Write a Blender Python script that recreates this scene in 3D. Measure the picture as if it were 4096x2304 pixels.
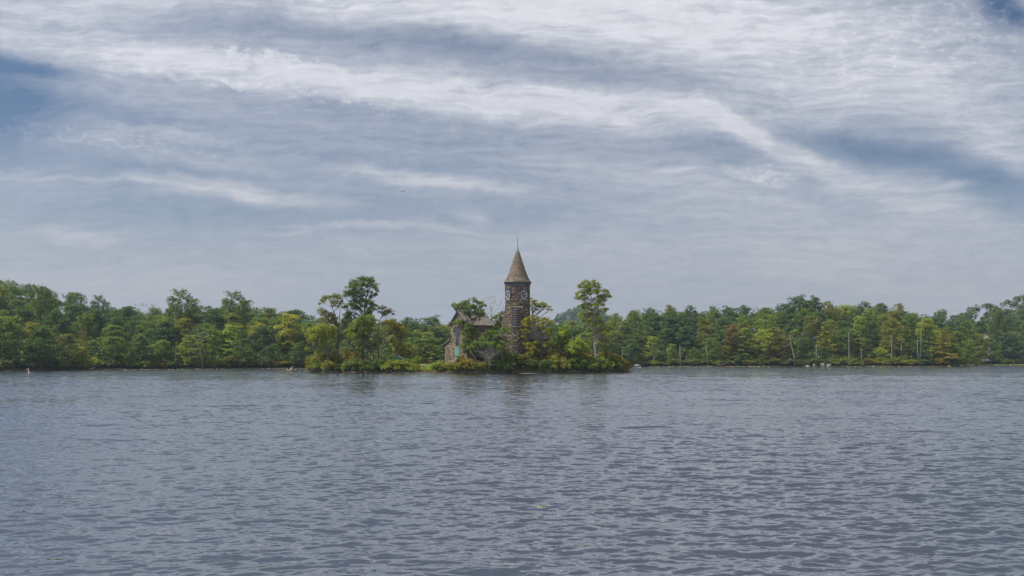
import bpy, math, random
import numpy as np
from mathutils import Vector, Matrix

for o in list(bpy.data.objects):
    bpy.data.objects.remove(o)
scene = bpy.context.scene
COL = scene.collection

# ------------------------------------------------------------------ camera
F = 3547.0            # focal length in photo pixels (photo is 4096 wide)
HZ = 1438.0           # photo row of the horizon
EYE = 3.0             # eye height above the lake
cam_d = bpy.data.cameras.new("camera")
cam = bpy.data.objects.new("camera", cam_d)
COL.objects.link(cam)
cam.location = (0, 0, EYE)
cam.rotation_euler = (math.radians(90), 0, 0)
cam_d.sensor_width = 36.0
cam_d.lens = 36.0 * F / 4096.0
cam_d.shift_y = (HZ - 1152.0) / 4096.0
cam_d.clip_start = 0.1
cam_d.clip_end = 20000
scene.camera = cam
scene.view_settings.view_transform = 'Standard'
scene.view_settings.look = 'None'
scene.view_settings.gamma = 1.0
scene.view_settings.exposure = 0.5
scene.render.film_transparent = False
scene.cycles.max_bounces = 6
scene.cycles.diffuse_bounces = 3
scene.cycles.glossy_bounces = 3
scene.cycles.transmission_bounces = 4
scene.cycles.volume_bounces = 0
scene.cycles.transparent_max_bounces = 8

# --------------------------------------------------------------- sun + sky
SUN_EL, SUN_AZ = 56.0, -98.0
SUN_POWER = 4.2
SKY_STRENGTH = 0.1

class NT:
    """small helper to write node graphs"""
    def __init__(self, tree):
        self.t = tree
    def n(self, kind, **kw):
        nd = self.t.nodes.new(kind)
        for k, v in kw.items():
            setattr(nd, k, v)
        return nd
    def link(self, a, b):
        self.t.links.new(a, b)
    def put(self, sock, v):
        if hasattr(v, 'is_output') or isinstance(v, bpy.types.NodeSocket):
            self.t.links.new(v, sock)
        else:
            sock.default_value = v
    def math(self, op, a, b=None, c=None, clamp=False):
        nd = self.n('ShaderNodeMath', operation=op, use_clamp=clamp)
        self.put(nd.inputs[0], a)
        if b is not None: self.put(nd.inputs[1], b)
        if c is not None: self.put(nd.inputs[2], c)
        return nd.outputs[0]
    def vec(self, op, a, b=None):
        nd = self.n('ShaderNodeVectorMath', operation=op)
        self.put(nd.inputs[0], a)
        if b is not None: self.put(nd.inputs[1], b)
        return nd.outputs['Value'] if op in ('LENGTH', 'DOT_PRODUCT') else nd.outputs[0]
    def scale(self, a, s):
        nd = self.n('ShaderNodeVectorMath', operation='SCALE')
        self.put(nd.inputs[0], a); self.put(nd.inputs['Scale'], s)
        return nd.outputs[0]
    def xyz(self, x, y, z=0.0):
        nd = self.n('ShaderNodeCombineXYZ')
        for i, v in enumerate((x, y, z)): self.put(nd.inputs[i], v)
        return nd.outputs[0]
    def sep(self, v):
        nd = self.n('ShaderNodeSeparateXYZ'); self.put(nd.inputs[0], v)
        return nd.outputs
    def mapping(self, v, loc=(0, 0, 0), rot=(0, 0, 0), sc=(1, 1, 1), typ='POINT'):
        nd = self.n('ShaderNodeMapping', vector_type=typ)
        self.put(nd.inputs['Vector'], v)
        nd.inputs['Location'].default_value = loc
        nd.inputs['Rotation'].default_value = rot
        nd.inputs['Scale'].default_value = sc
        return nd.outputs[0]
    def noise(self, v, scale, detail=2.0, rough=0.5, out='Fac', dim='3D', dist=0.0):
        nd = self.n('ShaderNodeTexNoise', noise_dimensions=dim)
        self.put(nd.inputs['Vector'], v)
        nd.inputs['Scale'].default_value = scale
        nd.inputs['Detail'].default_value = detail
        nd.inputs['Roughness'].default_value = rough
        nd.inputs['Distortion'].default_value = dist
        return nd.outputs[out]
    def rng(self, v, a, b, c=0.0, d=1.0, smooth=False):
        nd = self.n('ShaderNodeMapRange')
        nd.interpolation_type = 'SMOOTHSTEP' if smooth else 'LINEAR'
        self.put(nd.inputs['Value'], v)
        for nm, x in (('From Min', a), ('From Max', b), ('To Min', c), ('To Max', d)):
            self.put(nd.inputs[nm], x)
        return nd.outputs[0]
    def mix(self, f, a, b, blend='MIX'):
        nd = self.n('ShaderNodeMix', data_type='RGBA', blend_type=blend)
        self.put(nd.inputs[0], f)
        def col(c): return c if not isinstance(c, tuple) else (c + (1.0,) if len(c) == 3 else c)
        self.put(nd.inputs[6], col(a)); self.put(nd.inputs[7], col(b))
        return nd.outputs[2]
    def ramp(self, f, stops):
        nd = self.n('ShaderNodeValToRGB')
        self.put(nd.inputs[0], f)
        cr = nd.color_ramp
        while len(cr.elements) > 1: cr.elements.remove(cr.elements[-1])
        for i, (p, c) in enumerate(stops):
            e = cr.elements[0] if i == 0 else cr.elements.new(p)
            e.position = p
            e.color = tuple(c) + (1.0,) if len(c) == 3 else c
        return nd.outputs[0]

world = bpy.data.worlds.new("World")
scene.world = world
world.use_nodes = True
wt = world.node_tree
wt.nodes.clear()
W = NT(wt)
sky = W.n('ShaderNodeTexSky', sky_type='NISHITA')
sky.sun_disc = False
sky.sun_elevation = math.radians(SUN_EL)
sky.sun_rotation = math.radians(SUN_AZ)
sky.air_density = 1.0
sky.dust_density = 1.2
sky.ozone_density = 2.0
direc = W.n('ShaderNodeTexCoord').outputs['Generated']
dx, dy, dz = W.sep(direc)
dys = W.math('MAXIMUM', dy, 0.08)
# sky plane coordinates in thousands of photo pixels, straight ahead = (0, 0) on the horizon
uu = W.math('MULTIPLY', W.math('DIVIDE', dx, dys), F / 1000.0)
vv = W.math('MULTIPLY', W.math('DIVIDE', dz, dys), F / 1000.0)
uv0 = W.xyz(uu, vv, 0.0)
front = W.rng(dy, 0.1, 0.35, 0, 1, True)
warp = W.vec('SUBTRACT', W.noise(uv0, 1.6, 4, 0.55, 'Color'), (0.5, 0.5, 0.5))
warp2 = W.vec('SUBTRACT', W.noise(uv0, 9.0, 4, 0.6, 'Color'), (0.5, 0.5, 0.5))
uv = W.vec('ADD', W.vec('ADD', uv0, W.vec('MULTIPLY', warp, (0.45, 0.14, 0))), W.vec('MULTIPLY', warp2, (0.09, 0.045, 0)))

def cloud(x, y, a, b, ang, amp):
    """one soft streak of cloud (or of clear sky) in the sky plane"""
    m = W.mapping(uv, ((x - 2048) / 1000.0, (HZ - y) / 1000.0, 0), (0, 0, math.radians(-ang)),
                  (a / 1000.0, b / 1000.0, 1.0), 'TEXTURE')
    d = W.vec('LENGTH', m)
    return W.rng(d, 0.15, 1.45, amp, 0.0, True)

CLOUDS = [
    # veils and streaks
    (380, 190, 700, 105, 9, .34), (1250, 310, 760, 80, 8, .50), (2000, 385, 700, 95, 6, .46), (2550, 440, 520, 110, 4, .32),
    (3120, 590, 470, 52, 23, .46), (2780, 455, 200, 55, 14, .20), (3600, 790, 420, 80, 15, .28),
    (2200, 30, 1250, 150, 3, .55), (3150, 200, 900, 230, 10, .27), (3650, 330, 620, 150, -3, .19), (3950, 560, 260, 130, 8, .26),
    (1000, 775, 430, 36, 8, .46), (420, 728, 480, 12, 4, .24), (1640, 722, 290, 34, 7, .44), (1950, 760, 200, 30, 5, .2),
    (1550, 915, 360, 16, 3, .26), (1870, 868, 95, 34, 16, .28), (1200, 928, 90, 14, -6, .22),
    (265, 930, 150, 40, 8, .34), (800, 560, 380, 30, 9, .13), (300, 1110, 1000, 75, 2, .22),
    (3350, 1000, 1000, 190, 12, .26), (2500, 1000, 700, 90, 4, .12), (430, 20, 520, 85, 2, .34),
    (2640, 690, 110, 22, 5, .2), (2930, 700, 100, 24, 5, .22), (3080, 712, 120, 36, 10, .3), (3820, 752, 100, 22, -4, .3),
    (1250, 560, 600, 60, 10, .12), (2450, 700, 500, 60, 8, .10), (750, 660, 300, 30, 6, .16),
    # clear gaps
    (-60, 410, 420, 210, 6, -.52), (120, 255, 330, 42, 9, -.34), (1650, 150, 850, 62, 8, -.26), (700, 70, 330, 52, 6, -.2),
    (2400, 325, 700, 42, 3, -.2), (3650, 640, 470, 70, 12, -.32), (4050, 770, 260, 100, 10, -.30), (4030, 40, 170, 85, 30, -.5),
    (700, 480, 700, 60, 8, -.16), (500, 660, 600, 55, 5, -.24), (1300, 850, 900, 60, 3, -.14), (2800, 590, 260, 70, 20, -.18),
    (500, 850, 700, 75, 3, -.16), (1500, 640, 800, 55, 6, -.12), (2300, 880, 900, 45, 5, -.12),
]
cover = None
for c in CLOUDS:
    k = cloud(*c)
    cover = k if cover is None else W.math('ADD', cover, k)
# streaky fibres (cirrus) and small mottling
fib = W.noise(W.mapping(uv, (0, 0, 0), (0, 0, math.radians(8)), (1.0, 5.0, 1)), 1.7, 7, 0.62, dist=0.15)
mot = W.noise(uv, 14.0, 5, 0.65)
broad = W.noise(W.mapping(uv, (3, 1, 0), (0, 0, math.radians(9)), (0.8, 2.6, 1)), 1.1, 4, 0.55)
uvA = W.vec('ADD', W.vec('ADD', uv0, W.vec('MULTIPLY', warp, (0.45, 0.14, 0))), W.vec('MULTIPLY', warp2, (0.05, 0.008, 0)))
fib2 = W.noise(W.mapping(uvA, (7, 2, 0), (0, 0, math.radians(10)), (1.0, 6.5, 1)), 4.6, 8, 0.66, dist=0.15)
fib3 = W.noise(W.mapping(uvA, (1, 9, 0), (0, 0, math.radians(-6)), (1.0, 5.0, 1)), 8.0, 7, 0.68, dist=0.1)
def puffs(x, y, a, b, ang, amp, sc, lo, hi):
    m = W.mapping(uv0, ((x - 2048) / 1000.0, (HZ - y) / 1000.0, 0), (0, 0, math.radians(-ang)), (a / 1000.0, b / 1000.0, 1), 'TEXTURE')
    e = W.rng(W.vec('LENGTH', m), 0.35, 1.2, 1, 0, True)
    nz = W.noise(W.mapping(uv0, (x, y, 0), (0, 0, 0), (1, 1.5, 1)), sc, 5, 0.6)
    return W.math('MULTIPLY', W.rng(nz, lo, hi, 0, amp, True), e)
pf = W.math('ADD', puffs(1130, 255, 330, 52, 12, .75, 14, .46, .66), puffs(420, 560, 600, 60, 6, .20, 30, .46, .70))
pf = W.math('ADD', pf, puffs(3080, 700, 160, 55, 8, .4, 16, .45, .65))
pf = W.math('ADD', pf, puffs(3650, 150, 650, 220, -8, .22, 20, .48, .7))
pf = W.math('ADD', pf, puffs(1100, 370, 700, 42, 9, .30, 16, .48, .68))
elev = W.math('MAXIMUM', vv, 0.0)
base = W.math('ADD', W.rng(elev, 0.05, 0.75, 0.68, 0.46, True), W.rng(elev, 1.45, 2.2, 0.0, -0.22, True))
cov = W.math('ADD', base, W.math('MULTIPLY', W.math('ADD', W.math('MULTIPLY', cover, W.rng(W.math('ADD', fib2, W.math('MULTIPLY', W.math('SUBTRACT', fib, 0.5), 0.6)), 0.3, 0.7, 0.68, 1.25)), pf), front))
cov = W.math('ADD', cov, W.math('MULTIPLY', W.math('SUBTRACT', fib, 0.5), 0.52))
cov = W.math('ADD', cov, W.math('MULTIPLY', W.math('SUBTRACT', fib2, 0.5), 0.30))
cov = W.math('ADD', cov, W.math('MULTIPLY', W.math('SUBTRACT', fib3, 0.5), 0.24))
cov = W.math('ADD', cov, W.math('MULTIPLY', W.math('SUBTRACT', broad, 0.5), 0.30))
cov = W.math('ADD', cov, W.math('MULTIPLY', W.math('SUBTRACT', mot, 0.5), 0.14))
# extra cloud cover added behind the viewer, part of the unseen fill light
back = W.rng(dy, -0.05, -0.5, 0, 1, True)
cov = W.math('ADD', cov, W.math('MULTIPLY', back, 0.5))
cov = W.math('MULTIPLY', cov, 1.0, clamp=True)
cloud_col = W.ramp(W.math('MULTIPLY', elev, 0.4), [(0.0, (3.3, 3.22, 3.4)), (0.09, (3.3, 3.28, 3.5)), (0.26, (4.0, 4.1, 4.5)), (0.43, (4.75, 4.85, 5.25)), (0.58, (5.1, 5.2, 5.6)), (1.0, (5.1, 5.2, 5.6))])
thick = W.math('ADD', W.math('ADD', W.math('MULTIPLY', fib3, 0.55), W.math('MULTIPLY', mot, 0.35)), W.math('MULTIPLY', fib2, 0.5))
cloud_col = W.scale(cloud_col, W.rng(thick, 0.52, 0.88, W.rng(elev, 0.15, 0.8, 0.97, 0.89), W.rng(elev, 0.15, 0.8, 1.02, 1.09)))   # thin and thick places in the veil
cloud_col = W.mix(back, cloud_col, (8.8, 8.6, 8.6))   # unseen bright sky added behind the viewer to lift shaded tower and tree fronts
clear = W.mix(1.0, sky.outputs[0], (0.39, 0.43, 0.48), 'MULTIPLY')
clear_low = W.mix(W.rng(elev, 0.05, 0.9, 0.75, 0.0), clear, (2.05, 2.55, 3.3))
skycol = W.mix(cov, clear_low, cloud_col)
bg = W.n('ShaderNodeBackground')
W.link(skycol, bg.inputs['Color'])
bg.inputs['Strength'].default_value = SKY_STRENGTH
wo = W.n('ShaderNodeOutputWorld')
W.link(bg.outputs[0], wo.inputs['Surface'])
world.cycles.sampling_method = 'MANUAL'
world.cycles.sample_map_resolution = 512

sd = bpy.data.lights.new("sun", 'SUN')
sd.energy = SUN_POWER
sd.angle = math.radians(1.0)
sd.color = (1.0, 0.95, 0.86)
sun = bpy.data.objects.new("sun", sd)
COL.objects.link(sun)
az, el = math.radians(SUN_AZ), math.radians(SUN_EL)
sdir = Vector((math.sin(az) * math.cos(el), math.cos(az) * math.cos(el), math.sin(el)))
sun.rotation_euler = (-sdir).to_track_quat('-Z', 'Y').to_euler()
sun.location = sdir * 300

# ------------------------------------------------------------------ helpers
def at(px, py, Y):
    return np.array([(px - 2048.0) * Y / F, Y, EYE + (HZ - py) * Y / F])
def X_at(px, Y): return (px - 2048.0) * Y / F
def z_at(py, Y): return EYE + (HZ - py) * Y / F

def link(name, data, parent=None, mat=None):
    o = bpy.data.objects.new(name, data)
    COL.objects.link(o)
    if parent is not None: o.parent = parent
    if mat is not None:
        for m in (mat if isinstance(mat, (list, tuple)) else [mat]):
            data.materials.append(m)
    return o
def tag(o, label=None, cat=None, group=None, kind=None):
    if label: o["label"] = label
    if cat: o["category"] = cat
    if group: o["group"] = group
    if kind: o["kind"] = kind
    return o
def thing(name, loc, label, cat, group=None):
    o = bpy.data.objects.new(name, None)
    o.empty_display_size = 0.5
    COL.objects.link(o)
    o.location = loc
    return tag(o, label, cat, group)

def np_mesh(name, v, f, attrs=None, smooth=False):
    """mesh from numpy arrays; f is (n,4) or (n,3)"""
    v = np.asarray(v, np.float32); f = np.asarray(f, np.int32)
    me = bpy.data.meshes.new(name)
    k = f.shape[1]
    me.vertices.add(len(v)); me.vertices.foreach_set("co", v.ravel())
    me.loops.add(f.size); me.loops.foreach_set("vertex_index", f.ravel())
    me.polygons.add(len(f))
    me.polygons.foreach_set("loop_start", np.arange(0, f.size, k, dtype=np.int32))
    me.polygons.foreach_set("loop_total", np.full(len(f), k, np.int32))
    if smooth: me.polygons.foreach_set("use_smooth", np.ones(len(f), bool))
    for nm, (dom, arr) in (attrs or {}).items():
        a = me.attributes.new(nm, 'FLOAT', dom)
        a.data.foreach_set("value", np.asarray(arr, np.float32).ravel())
    me.update(calc_edges=True)
    return me

class MB:
    """collects simple shapes into one mesh"""
    def __init__(self):
        self.v, self.f, self.t, self.sm = [], [], [], []
    def add(self, vs, fs, tint=None, smooth=False):
        b = len(self.v)
        self.v += [tuple(map(float, p)) for p in vs]
        for q in fs:
            self.f.append(tuple(b + i for i in q))
            self.t.append(random.random() if tint is None else tint)
            self.sm.append(smooth)
        return self
    def box(self, lo, hi, M=None, bev=0.0):
        x0, y0, z0 = lo; x1, y1, z1 = hi
        vs = [(x, y, z) for z in (z0, z1) for y in (y0, y1) for x in (x0, x1)]
        if M is not None: vs = [tuple(M @ Vector(p)) for p in vs]
        return self.add(vs, [(0, 2, 3, 1), (4, 5, 7, 6), (0, 1, 5, 4), (2, 6, 7, 3), (0, 4, 6, 2), (1, 3, 7, 5)])
    def tube(self, pts, rad, seg=7, cap=True, smooth=True):
        pts = [np.array(p, float) for p in pts]
        if not hasattr(rad, '__len__'): rad = [rad] * len(pts)
        rings = []
        for i, p in enumerate(pts):
            d = pts[min(i + 1, len(pts) - 1)] - pts[max(i - 1, 0)]
            d = d / (np.linalg.norm(d) + 1e-9)
            a = np.cross(d, (0.3, 1.0, 0.12)); 
            if np.linalg.norm(a) < 1e-3: a = np.cross(d, (1, 0, 0))
            a /= np.linalg.norm(a); b = np.cross(d, a)
            rings.append([p + rad[i] * (math.cos(t) * a + math.sin(t) * b) for t in np.linspace(0, 2 * math.pi, seg, endpoint=False)])
        vs = [q for r in rings for q in r]
        fs = []
        for i in range(len(pts) - 1):
            for j in range(seg):
                fs.append((i * seg + j, i * seg + (j + 1) % seg, (i + 1) * seg + (j + 1) % seg, (i + 1) * seg + j))
        if cap:
            fs.append(tuple(range(seg))[::-1]); fs.append(tuple((len(pts) - 1) * seg + j for j in range(seg)))
        return self.add(vs, fs, smooth=smooth)
    def lathe(self, prof, seg=48, c=(0, 0, 0), smooth=False, tintrand=False, off=0.0):
        vs, fs = [], []
        for r, z in prof:
            for j in range(seg):
                t = 2 * math.pi * j / seg + off
                vs.append((c[0] + r * math.cos(t), c[1] + r * math.sin(t), c[2] + z))
        for i in range(len(prof) - 1):
            for j in range(seg):
                fs.append((i * seg + j, i * seg + (j + 1) % seg, (i + 1) * seg + (j + 1) % seg, (i + 1) * seg + j))
        return self.add(vs, fs, smooth=smooth)
    def prism(self, poly, a, b, M):
        """polygon (list of 2D points) extruded from depth a to b; M maps (u, w, d) -> world"""
        n = len(poly)
        vs = [tuple(M @ Vector((p[0], p[1], a))) for p in poly] + [tuple(M @ Vector((p[0], p[1], b))) for p in poly]
        fs = [tuple(range(n))[::-1], tuple(n + i for i in range(n))]
        fs += [(i, (i + 1) % n, n + (i + 1) % n, n + i) for i in range(n)]
        return self.add(vs, fs)
    def build(self, name, mat, parent=None, recalc=True):
        me = bpy.data.meshes.new(name)
        me.from_pydata(self.v, [], self.f)
        if recalc:
            import bmesh
            bm = bmesh.new(); bm.from_mesh(me)
            bmesh.ops.recalc_face_normals(bm, faces=bm.faces)
            bm.to_mesh(me); bm.free()
        a = me.attributes.new("tint", 'FLOAT', 'FACE')
        a.data.foreach_set("value", np.array(self.t, np.float32))
        me.polygons.foreach_set("use_smooth", np.array(self.sm, bool))
        me.update()
        return link(name, me, parent, mat)

# ---------------------------------------------------------------- materials
def new_mat(name):
    m = bpy.data.materials.new(name); m.use_nodes = True
    m.node_tree.nodes.clear()
    return m, NT(m.node_tree)
def finish(T, bsdf):
    o = T.n('ShaderNodeOutputMaterial'); T.link(bsdf, o.inputs['Surface'])
def principled(T, col, rough=0.7, bump=None, bstr=0.4, bdist=0.03, metal=0.0, spec=None):
    b = T.n('ShaderNodeBsdfPrincipled')
    T.put(b.inputs['Base Color'], col + (1.0,) if isinstance(col, tuple) and len(col) == 3 else col)
    T.put(b.inputs['Roughness'], rough)
    b.inputs['Metallic'].default_value = metal
    if spec is not None: b.inputs['Specular IOR Level'].default_value = spec
    if bump is not None:
        bn = T.n('ShaderNodeBump'); bn.inputs['Strength'].default_value = bstr; bn.inputs['Distance'].default_value = bdist
        T.link(bump, bn.inputs['Height']); T.link(bn.outputs[0], b.inputs['Normal'])
    return b.outputs[0]
def plain(name, col, rough=0.6, var=0.25, sc=3.0, metal=0.0, spec=None):
    m, T = new_mat(name)
    oc = T.n('ShaderNodeTexCoord').outputs['Object']
    n = T.noise(oc, sc, 4, 0.6)
    k = T.rng(n, 0.3, 0.7, 1 - var, 1 + var)
    cc = T.n('ShaderNodeMix', data_type='RGBA', blend_type='MULTIPLY'); cc.inputs[0].default_value = 1
    cc.inputs[6].default_value = tuple(col) + (1,)
    T.link(T.xyz(k, k, k), cc.inputs[7])
    finish(T, principled(T, cc.outputs[2], rough, metal=metal, spec=spec))
    return m

def leaf_mat(name, autumn=None, lo=0.8, hi=2.1, trans=0.45):
    m, T = new_mat(name)
    oi = T.n('ShaderNodeObjectInfo')
    tint = T.n('ShaderNodeAttribute', attribute_name='tint').outputs['Fac']
    k = T.rng(tint, 0, 1, lo, hi)
    col = T.vec('MULTIPLY', T.scale(oi.outputs['Color'], k), (1.56, 1.48, 0.74))
    # young leaves are yellower
    col = T.mix(T.rng(tint, 0.5, 1.0, 0, 0.35), col, T.vec('MULTIPLY', col, (1.35, 1.12, 0.6)))
    if autumn:
        tip = T.n('ShaderNodeAttribute', attribute_name='tip').outputs['Fac']
        col = T.mix(T.rng(tip, 0.52, 0.9, 0, 0.85), col, autumn)
    d = T.n('ShaderNodeBsdfDiffuse'); T.link(col, d.inputs['Color'])
    tr = T.n('ShaderNodeBsdfTranslucent'); T.link(T.vec('MULTIPLY', col, (1.25, 1.25, 0.7)), tr.inputs['Color'])
    mx = T.n('ShaderNodeMixShader'); mx.inputs[0].default_value = trans
    T.link(d.outputs[0], mx.inputs[1]); T.link(tr.outputs[0], mx.inputs[2])
    g = T.n('ShaderNodeBsdfGlossy'); g.inputs['Roughness'].default_value = 0.55; g.inputs['Color'].default_value = (0.8, 0.85, 0.9, 1)
    m2 = T.n('ShaderNodeMixShader'); m2.inputs[0].default_value = 0.03
    T.link(mx.outputs[0], m2.inputs[1]); T.link(g.outputs[0], m2.inputs[2])
    finish(T, m2.outputs[0])
    return m
M_LEAF = leaf_mat("leaves")
M_LEAF_ORANGE = leaf_mat("leaves_turning_orange", (0.22, 0.10, 0.02))
M_LEAF_GOLD = leaf_mat("leaves_turning_gold", (0.26, 0.17, 0.015))

def bark_mat(name, a, b):
    m, T = new_mat(name)
    oc = T.n('ShaderNodeTexCoord').outputs['Object']
    n = T.noise(T.mapping(oc, sc=(3, 3, 0.7)), 2.5, 5, 0.65)
    finish(T, principled(T, T.ramp(n, [(0.3, a), (0.7, b)]), 0.9, n, 0.6, 0.05))
    return m
M_BARK = bark_mat("bark_dark", (0.035, 0.03, 0.026), (0.10, 0.088, 0.078))
M_BARK_GREY = bark_mat("bark_grey", (0.12, 0.105, 0.095), (0.28, 0.26, 0.24))
M_BARK_PALE = bark_mat("bark_bleached", (0.11, 0.098, 0.088), (0.27, 0.245, 0.22))

def stone_mat(name, scale, zs, cols, mortar, bd=0.06, coords='Object', uvscale=None):
    m, T = new_mat(name)
    oc = T.n('ShaderNodeTexCoord').outputs['Object']
    wob = T.vec('SUBTRACT', T.noise(oc, 1.8, 3, 0.5, 'Color'), (0.5, 0.5, 0.5))
    p = T.vec('ADD', oc, T.scale(wob, 0.22))
    p = T.mapping(p, sc=(1, 1, zs))
    v1 = T.n('ShaderNodeTexVoronoi', feature='F1'); T.link(p, v1.inputs['Vector']); v1.inputs['Scale'].default_value = scale
    v2 = T.n('ShaderNodeTexVoronoi', feature='DISTANCE_TO_EDGE'); T.link(p, v2.inputs['Vector']); v2.inputs['Scale'].default_value = scale
    rnd = T.sep(v1.outputs['Color'])[0]
    fine = T.noise(oc, 9.0, 5, 0.65)
    c = T.ramp(rnd, [(i / (len(cols) - 1.0), k) for i, k in enumerate(cols)])
    k = T.rng(fine, 0.25, 0.75, 0.6, 1.4)
    c = T.scale(c, k)
    # weather stains
    st = T.noise(T.mapping(oc, sc=(1, 1, 0.35)), 0.5, 4, 0.6)
    c = T.mix(T.rng(st, 0.52, 0.75, 0, 0.5), c, T.vec('MULTIPLY', c, (0.5, 0.52, 0.5)))
    e = T.rng(v2.outputs['Distance'], 0.0, 0.09, 0, 1)
    c = T.mix(e, mortar, c)
    h = T.math('ADD', T.rng(v2.outputs['Distance'], 0.0, 0.2, 0, 1, True), T.math('MULTIPLY', fine, 0.35))
    finish(T, principled(T, c, 0.92, h, 1.0, bd, spec=0.2))
    return m
M_RUBBLE = stone_mat("rubble_stone", 1.9, 2.3, [(0.032, 0.025, 0.019), (0.095, 0.072, 0.053), (0.17, 0.133, 0.097), (0.065, 0.049, 0.037), (0.31, 0.26, 0.195), (0.046, 0.036, 0.028)], (0.03, 0.022, 0.016), 0.10)
M_BLOCK = stone_mat("block_stone", 1.35, 1.35, [(0.10, 0.08, 0.058), (0.19, 0.15, 0.105), (0.14, 0.115, 0.085), (0.25, 0.205, 0.145), (0.085, 0.072, 0.058)], (0.045, 0.036, 0.028), 0.07)
M_DRESSED = plain("dressed_stone", (0.21, 0.175, 0.125), 0.9, 0.3, 2.5)
M_BOULDER = plain("boulder_granite", (0.17, 0.16, 0.148), 0.9, 0.35, 1.2)

def shingle_mat(name, a, b, brick=True):
    m, T = new_mat(name)
    oc = T.n('ShaderNodeTexCoord').outputs['Object']
    tint = T.n('ShaderNodeAttribute', attribute_name='tint').outputs['Fac']
    n = T.noise(T.mapping(oc, sc=(1, 1, 0.4)), 1.2, 5, 0.6)
    f = T.math('ADD', T.math('MULTIPLY', tint, 0.6), T.math('MULTIPLY', n, 0.5))
    c = T.ramp(f, [(0.15, a), (0.85, b)])
    finish(T, principled(T, c, 0.9, T.noise(oc, 14, 3, 0.6), 0.4, 0.02, spec=0.2))
    return m
M_SHINGLE = shingle_mat("cedar_shingles_brown", (0.055, 0.043, 0.034), (0.19, 0.152, 0.118))
M_SHINGLE_GREY = shingle_mat("cedar_shingles_grey", (0.11, 0.095, 0.083), (0.26, 0.23, 0.205))
M_DARKPAINT = plain("dark_slate_paint", (0.030, 0.031, 0.040), 0.6, 0.25, 2.0)
M_DIALBLACK = plain("dial_black", (0.012, 0.012, 0.016), 0.4, 0.2)
M_WHITE = plain("white_paint", (0.72, 0.72, 0.70), 0.5, 0.1)
M_DIAL = plain("dial_white", (0.38, 0.41, 0.43), 0.5, 0.1)
M_TEAL = plain("peeling_teal_paint", (0.11, 0.25, 0.26), 0.7, 0.45, 4.0)
M_COPPER = plain("copper_patina", (0.13, 0.21, 0.20), 0.6, 0.3)
M_IRON = plain("dark_iron", (0.05, 0.045, 0.045), 0.5, 0.2)
M_BLUEGLASS = plain("leaded_glass_dark", (0.05, 0.055, 0.075), 0.25, 0.5, 5.0)
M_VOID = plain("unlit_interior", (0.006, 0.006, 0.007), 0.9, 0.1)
M_GREENCLOTH = plain("green_canvas", (0.035, 0.105, 0.085), 0.8, 0.15)
M_RED = plain("red_plastic", (0.62, 0.06, 0.035), 0.4, 0.1)
M_PINK = plain("pink_petals", (0.55, 0.11, 0.24), 0.6, 0.3, 8.0)
M_FLAG = plain("faded_red_flag_cloth", (0.62, 0.09, 0.14), 0.8, 0.2)
M_FLOAT = plain("white_float_plastic", (0.48, 0.46, 0.36), 0.5, 0.15)
M_ROPE = plain("rope", (0.20, 0.19, 0.12), 0.9, 0.2)
M_HULL = plain("olive_boat_paint", (0.125, 0.115, 0.075), 0.5, 0.35, 2.0)
M_GUNWALE = plain("boat_rim_cream", (0.36, 0.32, 0.25), 0.5, 0.15)
M_SKIN = plain("skin", (0.42, 0.25, 0.17), 0.6, 0.08)
M_SHIRT = plain("white_shirt_cloth", (0.74, 0.72, 0.76), 0.85, 0.08)
M_NAVY = plain("navy_cloth", (0.02, 0.028, 0.05), 0.85, 0.2)
M_MAROON = plain("maroon_cloth", (0.10, 0.025, 0.03), 0.85, 0.2)
M_HAIRGREY = plain("grey_cap_cloth", (0.42, 0.38, 0.34), 0.9, 0.2)
M_JET = plain("aircraft_dark_paint", (0.03, 0.035, 0.06), 0.5, 0.15)
M_SIDING = plain("pale_house_siding", (0.52, 0.53, 0.55), 0.7, 0.1)
M_ROOFGREY = plain("grey_roof_shingles", (0.15, 0.15, 0.16), 0.9, 0.2)
M_LILY = plain("lily_leaf", (0.20, 0.22, 0.05), 0.5, 0.25, 20)
M_REED = plain("reed_green", (0.13, 0.15, 0.03), 0.8, 0.4, 0.4)

def soil_mat():
    m, T = new_mat("forest_floor")
    oc = T.n('ShaderNodeTexCoord').outputs['Object']
    n = T.noise(oc, 0.35, 6, 0.65)
    n2 = T.noise(oc, 3.0, 4, 0.6)
    c = T.ramp(n, [(0.3, (0.022, 0.026, 0.012)), (0.5, (0.04, 0.045, 0.018)), (0.7, (0.065, 0.055, 0.03))])
    finish(T, principled(T, T.scale(c, T.rng(n2, 0.3, 0.7, 0.6, 1.4)), 0.95, n2, 0.8, 0.2, spec=0.1))
    return m
M_SOIL = soil_mat()
def bank_mat():
    m, T = new_mat("island_bank_soil")
    oc = T.n('ShaderNodeTexCoord').outputs['Object']
    z = T.sep(oc)[2]
    n = T.noise(oc, 1.3, 6, 0.65); n2 = T.noise(oc, 7.0, 4, 0.6)
    c = T.ramp(n, [(0.3, (0.03, 0.024, 0.018)), (0.55, (0.07, 0.055, 0.042)), (0.72, (0.13, 0.105, 0.085))])
    g = T.ramp(n2, [(0.3, (0.05, 0.07, 0.015)), (0.7, (0.13, 0.15, 0.025))])
    c = T.mix(T.rng(z, 0.35, 0.75, 0, 1), c, g)
    finish(T, principled(T, c, 0.95, T.math('ADD', n, n2), 0.9, 0.12, spec=0.15))
    return m
M_BANK = bank_mat()

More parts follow.
